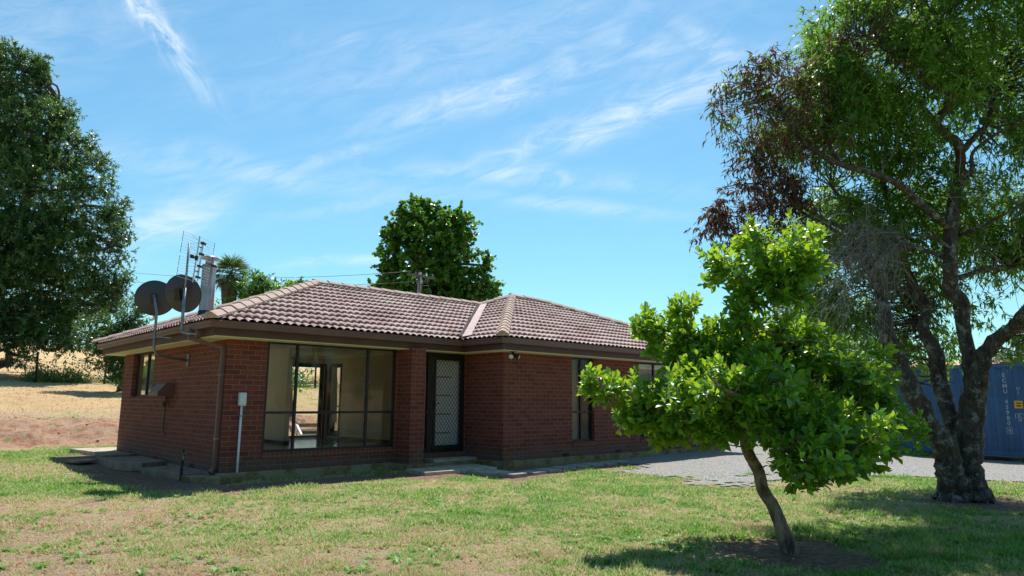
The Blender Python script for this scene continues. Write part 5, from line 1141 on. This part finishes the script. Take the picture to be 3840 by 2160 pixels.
# palm
pc = at(866, 1030, 28); pb = (pc[0], pc[1]); pz = float(terrain(*pb)); t = thing('palm_tree', 'fan palm with shaggy trunk standing behind the steel chimney', 'palm', (pb[0], pb[1], pz))
mb = MB().tube([(pb[0], pb[1], pz-.2), (pb[0]+.05, pb[1], (pz+pc[2])/2), (pc[0], pc[1], pc[2]-.45), (pc[0], pc[1], pc[2]-.05)], [.2, .2, .33, .12], 12, True, .15); mb.build('trunk', M['bark'], t)
fp = []; fd = []; fnn = []; fl_ = []; sk = MB(); dp_ = [[], [], [], []]
for i in range(46):
    a = i*2.399; el = math.radians(80-i*2.9); d = np.array([math.cos(a)*math.cos(el), math.sin(a)*math.cos(el), math.sin(el)]); st_l = .42; hub = pc+d*st_l
    sk.tube([pc, hub], [.012, .01], 4, False); s = np.cross(d, Uz); s /= np.linalg.norm(s)+1e-6; nn_ = np.cross(s, d)
    for k in range(17):
        th = (k-8)/8*1.45; dd = d*math.cos(th)+s*math.sin(th)+nn_*RS.normal()*.05; fp.append(hub); fd.append(dd-np.array([0, 0, .10])); fnn.append(nn_+s*RS.normal()*.4); fl_.append(.50+.06*RS.rand())
for i in range(260):
    a = RS.rand()*6.28; fp_ = pc+np.array([math.cos(a)*.16, math.sin(a)*.16, -.1-RS.rand()*1.2]); dp_[0].append(fp_); dp_[1].append([math.cos(a)*.6, math.sin(a)*.6, -.7-RS.rand()]); dp_[2].append([math.cos(a), math.sin(a), .4]); dp_[3].append(.22+.35*RS.rand())
fl_ = np.array(fl_); leaves('fronds', np.array(fp), np.array(fd), np.array(fnn), fl_, fl_*.085, T_LAN, M['palmleaf'], t); sk.build('frond_stalks', M['palmleaf'], t)
d3 = np.array(dp_[3]); leaves('dead_fronds', np.array(dp_[0]), np.array(dp_[1]), np.array(dp_[2]), d3, d3*.10, T_LAN, M['weed'], t)
# trees beyond the container
E_ = els([(3050, 1180, 90, 60, 0, 2), (3120, 1240, 120, 70, 0, 2.4), (2990, 1260, 80, 60, 0, 2), (3200, 1300, 120, 60, 0, 2)], 40)
tree('weeping_tree', 'hazy green tree with rusty hanging foliage seen between the two front trees', 'tree', at(3090, 1440, 40)[:2], E_, 5, 18, .9, .25, .25, T_LAN, M['yelleaf'], .25, .7, shell=.3, seed=8)
E_ = els([(2950, 1150, 50, 70, 0, 2.5), (2930, 1230, 60, 70, 0, 2.5), (2990, 1290, 80, 60, 0, 2.5), (2900, 1310, 70, 50, 0, 2)], 58)
tree('gum_tree', 'pale grey blue gum tree far behind the small magnolia', 'tree', at(2950, 1420, 58)[:2], E_, 3.4, 18, 1.2, .35, .3, T_LAN, M['greyleaf'], .3, .5, shell=.3, seed=9)
E_ = els([(3780, 1330, 80, 40, 0, 2.5), (3880, 1290, 90, 60, 0, 2.5), (3960, 1240, 90, 80, 0, 2.5), (3620, 1375, 60, 18, 0, 1.6)], 62)
tree('paddock_tree', 'dull green tree on the dry hill behind the container at the right edge', 'tree', at(3840, 1400, 62)[:2], E_, 3.4, 18, 1.2, .35, .3, T_LAN, M['greyleaf'], .3, .4, shell=.3, seed=10)
# tree seen through the room: shrub at the back fence
E_ = els([(1110, 1400, 55, 45, 0, .9), (1120, 1430, 50, 45, 0, .8), (1060, 1380, 60, 60, 0, 1)], 24)
tree('fence_shrub', 'leafy green shrub at the back fence seen through the living room', 'shrub', at(1090, 1500, 24)[:2], E_, 12, 14, .5, .15, .4, T_LAN, M['midleaf'], .08, .1, shell=.3, seed=12, limbs=15)
# woodland behind the viewer, mirrored in the front windows
rs = np.random.RandomState(20); Pw = []; 
for k in range(26):
    a = math.radians(150+k*8.2); r = rs.uniform(26, 40); c = np.array([C0[0]+math.sin(a)*r, C0[1]+math.cos(a)*r, 0]); hh = rs.uniform(5, 9.5); 
    v = runit(420); Pw.append(c+v*np.array([3.2, 3.2, hh*.52])*(.6+.4*rs.rand(420)[:, None])+np.array([0, 0, hh*.5]))
Pw = np.concatenate(Pw); n = len(Pw)*2; Pw = np.repeat(Pw, 2, 0)+RS.normal(size=(n, 3))*.3
tag(leaves('distant_wood', Pw, runit(n), runit(n), np.full(n, .75), np.full(n, .5), T_RND, M['midleaf']), 'belt of trees standing round the far side of the lawn', 'trees', kind='stuff')
# ================================================================== FENCE, WEEDS, POLE, FRAME
fy = lambda x: 24.3+.0*x
fx = [1.0+k*2.65-13.2 for k in range(16)]
gf = 'posts of the wire paddock fence'
fence = thing('wire_fence', 'sagging wire fence with thin posts along the dry paddock behind the lawn', 'fence', (1, 24.3, float(terrain(1, 24.3))))
for k, x in enumerate(fx):
    z = float(terrain(x, fy(x))); l = random.uniform(-.07, .07); MB().bar((x, fy(x), z-.2), (x+l, fy(x), z+random.uniform(1.15, 1.4)), .075).build('post', M['postdark'], fence)
for h in (.95, .7, .45, .2):
    P = []
    for k in range(len(fx)-1):
        for q in range(4):
            t_ = q/4; x = fx[k]+(fx[k+1]-fx[k])*t_; P.append((x, fy(x)-.02, float(terrain(x, fy(x)))+h-.06*math.sin(math.pi*t_)))
    MB().tube(P, .007, 4, False).build('wire', M['galv'], fence)
# weeds at the fence
n = 9000; x = RS.uniform(-12, 30, n); y = 24.6+RS.rand(n)*1.8; hh = .15+.7*RS.rand(n)*sst(.35, .8, fbm(x*.8, y*.4, 101, 3))*1.3
PP = np.stack([x, y, terrain(x, y)-.02], -1); DD = np.stack([RS.normal(size=n)*.35, RS.normal(size=n)*.35, np.ones(n)], -1)
a = leaves('fence_weeds', PP, DD, runit(n), hh, hh*.05+.01, T_LAN, M['weed']); tag(a, 'tall dry grass and weeds along the back wire fence', 'weeds', kind='stuff')
n = 9000; k = RS.randint(0, 40, n); cxs = RS.uniform(-12, 30, 40); sz = RS.uniform(.2, .55, 40); x = cxs[k]+RS.normal(size=n)*sz[k]; y = 25.0+RS.normal(size=n)*.3; z = terrain(x, y)+np.abs(RS.normal(size=n))*sz[k]*.8
tag(leaves('bramble', np.stack([x, y, z], -1), runit(n), runit(n), np.full(n, .12), np.full(n, .06), T_RND, M['midleaf']), 'low dark green brambles tangled along the back fence', 'brambles', kind='stuff')
# dry tufts on the lawn and paddock behind
n = 16000; d_r = 16*(60/16)**RS.rand(n); u_r = RS.uniform(-700, 1700, n); q = C0[:2]+d_r[:, None]*(FW[:2]+RT[:2]*((u_r-1920)/FPX)[:, None]); x, y = q[:, 0], q[:, 1]; k = (y > 11.5) | ((y > 6.6) & (y < 8.8)); x, y = x[k], y[k]; n = len(x); dd = np.hypot(x-C0[0], y-C0[1])
PP = np.stack([x, y, terrain(x, y)-.01], -1); DD = np.stack([RS.normal(size=n)*.6, RS.normal(size=n)*.6, np.ones(n)], -1); ll = .05+.05*RS.rand(n)+.12*(y > 26)*RS.rand(n)
o = leaves('paddock_grass', PP, DD, runit(n), ll, .006+.0006*dd, T_LAN, M['blade']); 
at_ = o.data.attributes.new('grn', 'FLOAT', 'POINT'); at_.data.foreach_set('value', np.repeat(green_amt(x, y)*.8, 4).astype(np.float32)); tag(o, 'dry straw coloured grass tufts on the slope behind the house', 'grass', kind='stuff')
# green weeds at the container foot and the gravel edge
n = 2600; a = RS.rand(n)*8; s_ = .25+RS.normal(size=n)*.18; q = np.stack([o0[0]+cdv[0]*a+cn[0]*s_, o0[1]+cdv[1]*a+cn[1]*s_], -1); k = fbm(q[:, 0]*.9, q[:, 1]*.9, 111, 3) > .5; q = q[k]; n = len(q)
PP = np.stack([q[:, 0], q[:, 1], terrain(q[:, 0], q[:, 1])+.01], -1); DD = np.stack([RS.normal(size=n)*.6, RS.normal(size=n)*.6, np.ones(n)], -1)
tag(leaves('container_weeds', PP, DD, runit(n), .10+.14*RS.rand(n), np.full(n, .022), T_LAN, M['weedgreen']), 'green weeds growing at the foot of the blue container', 'weeds', kind='stuff')
# clods on the red bank
rs = np.random.RandomState(31); mb = MB()
for i in range(220):
    x = rs.uniform(-7, 13); y = rs.uniform(8.9, 11.6); r = rs.uniform(.012, .04)*(1.6 if rs.rand() < .1 else 1); z = float(terrain(x, y)); v = runit(6)*r*.3+np.array([(r, 0, 0), (-r, 0, 0), (0, r, 0), (0, -r, 0), (0, 0, r*.7), (0, 0, -r*.7)])+np.array([x, y, z+r*.2])
    mb.add(v, [(0, 2, 4), (2, 1, 4), (1, 3, 4), (3, 0, 4), (2, 0, 5), (1, 2, 5), (3, 1, 5), (0, 3, 5)])
M['clod'] = plain('red_clod', '#b98f76', .95, 0, .2, 9, .4)
tag(mb.build('soil_clods', M['clod']), 'loose red soil clods strewn over the eroded bank', 'soil', kind='stuff')
# power pole
pp = at(1574, 1022, 34); pz = float(terrain(pp[0], pp[1])); t = thing('power_pole', 'weathered timber power pole with crossarm behind the roof', 'power pole', (pp[0], pp[1], pz))
MB().tube([(pp[0], pp[1], pz-.3), (pp[0], pp[1], pp[2])], [.16, .10], 12).build('pole', M['postwood'], t, True)
ca = at(1528, 1027, 34.1); cb_ = at(1628, 1044, 33.3); MB().bar(ca, cb_, .09, .12).build('crossarm', M['postwood'], t)
m_ = MB()
for q in (.06, .32, .68, .94): c = ca+(cb_-ca)*q; m_.lathe(c+np.array([0, 0, .06]), [(.02, 0), (.045, .03), (.03, .06), (.045, .09), (0, .11)], n=10)
m_.build('insulator', M['galv'], t, True)
m_ = MB(); mid = (ca+cb_)/2
m_.bar(ca+(cb_-ca)*.28, (pp[0], pp[1], pp[2]-.75), .02); m_.bar(ca+(cb_-ca)*.75, (pp[0], pp[1], pp[2]-.75), .02); m_.tube([(pp[0], pp[1], pp[2]-.7), at(1605, 1070, 33.6), at(1625, 1120, 33)], .012, 5, False); m_.tube([cb_+(ca-cb_)*.2, at(1600, 1060, 33.6), (pp[0], pp[1], pp[2]-.6)], .012, 5, False)
m_.build('stay', M['galv'], t)
for (s, e) in ((ca+np.array([0, 0, .12]), at(300, 1000, 46)), ((ca+cb_)/2+np.array([0, 0, -.25]), at(250, 1030, 46))):
    P = [s+(e-s)*k/24+np.array([0, 0, -1.5*4*(k/24)*(1-k/24)*.35]) for k in range(25)]; MB().tube(P, .014, 4, False).build('wire', M['galv'], t)
# white steel frame lying in the dirt behind the living room
q0 = onz(1150, 1650, .05); q1 = onz(1206, 1646, .05); q2 = onz(1142, 1592, .45); q3 = onz(1202, 1590, .45)
base_ = np.array([6.0, 9.25]); 
pA = lambda u, v, y: C0+ray(u, v)*((y-C0[1])/ray(u, v)[1])
t = thing('metal_frame', 'white steel step frame lying on the red bank outside the back window', 'frame', pA(1178, 1650, 8.9))
a0, a1, b0, b1 = pA(1131, 1632, 8.6), pA(1208, 1631, 8.6), pA(1113, 1594, 9.5), pA(1202, 1593, 9.5)
MB().bar(a0, b0, .06).build('side_rail', M['white'], t); MB().bar(a1, b1, .06).build('side_rail', M['white'], t)
MB().bar(a0+(b0-a0)*.02, a1+(b1-a1)*.02, .05).build('rung', M['white'], t); MB().bar(a0+(b0-a0)*.5, a1+(b1-a1)*.5, .05).build('rung', M['white'], t); MB().bar(a0+(b0-a0)*.98, a1+(b1-a1)*.98, .04, .12).build('plank', M['concrete_side'], t)
m_ = MB()
for k in range(9): m_.bar(a0+(b0-a0)*(.1+.035*k), a1+(b1-a1)*(.1+.035*k), .012)
m_.build('grating', M['black'], t)
print('objects', len(bpy.data.objects), 'polys', sum(len(o.data.polygons) for o in bpy.data.objects if o.type == 'MESH'))
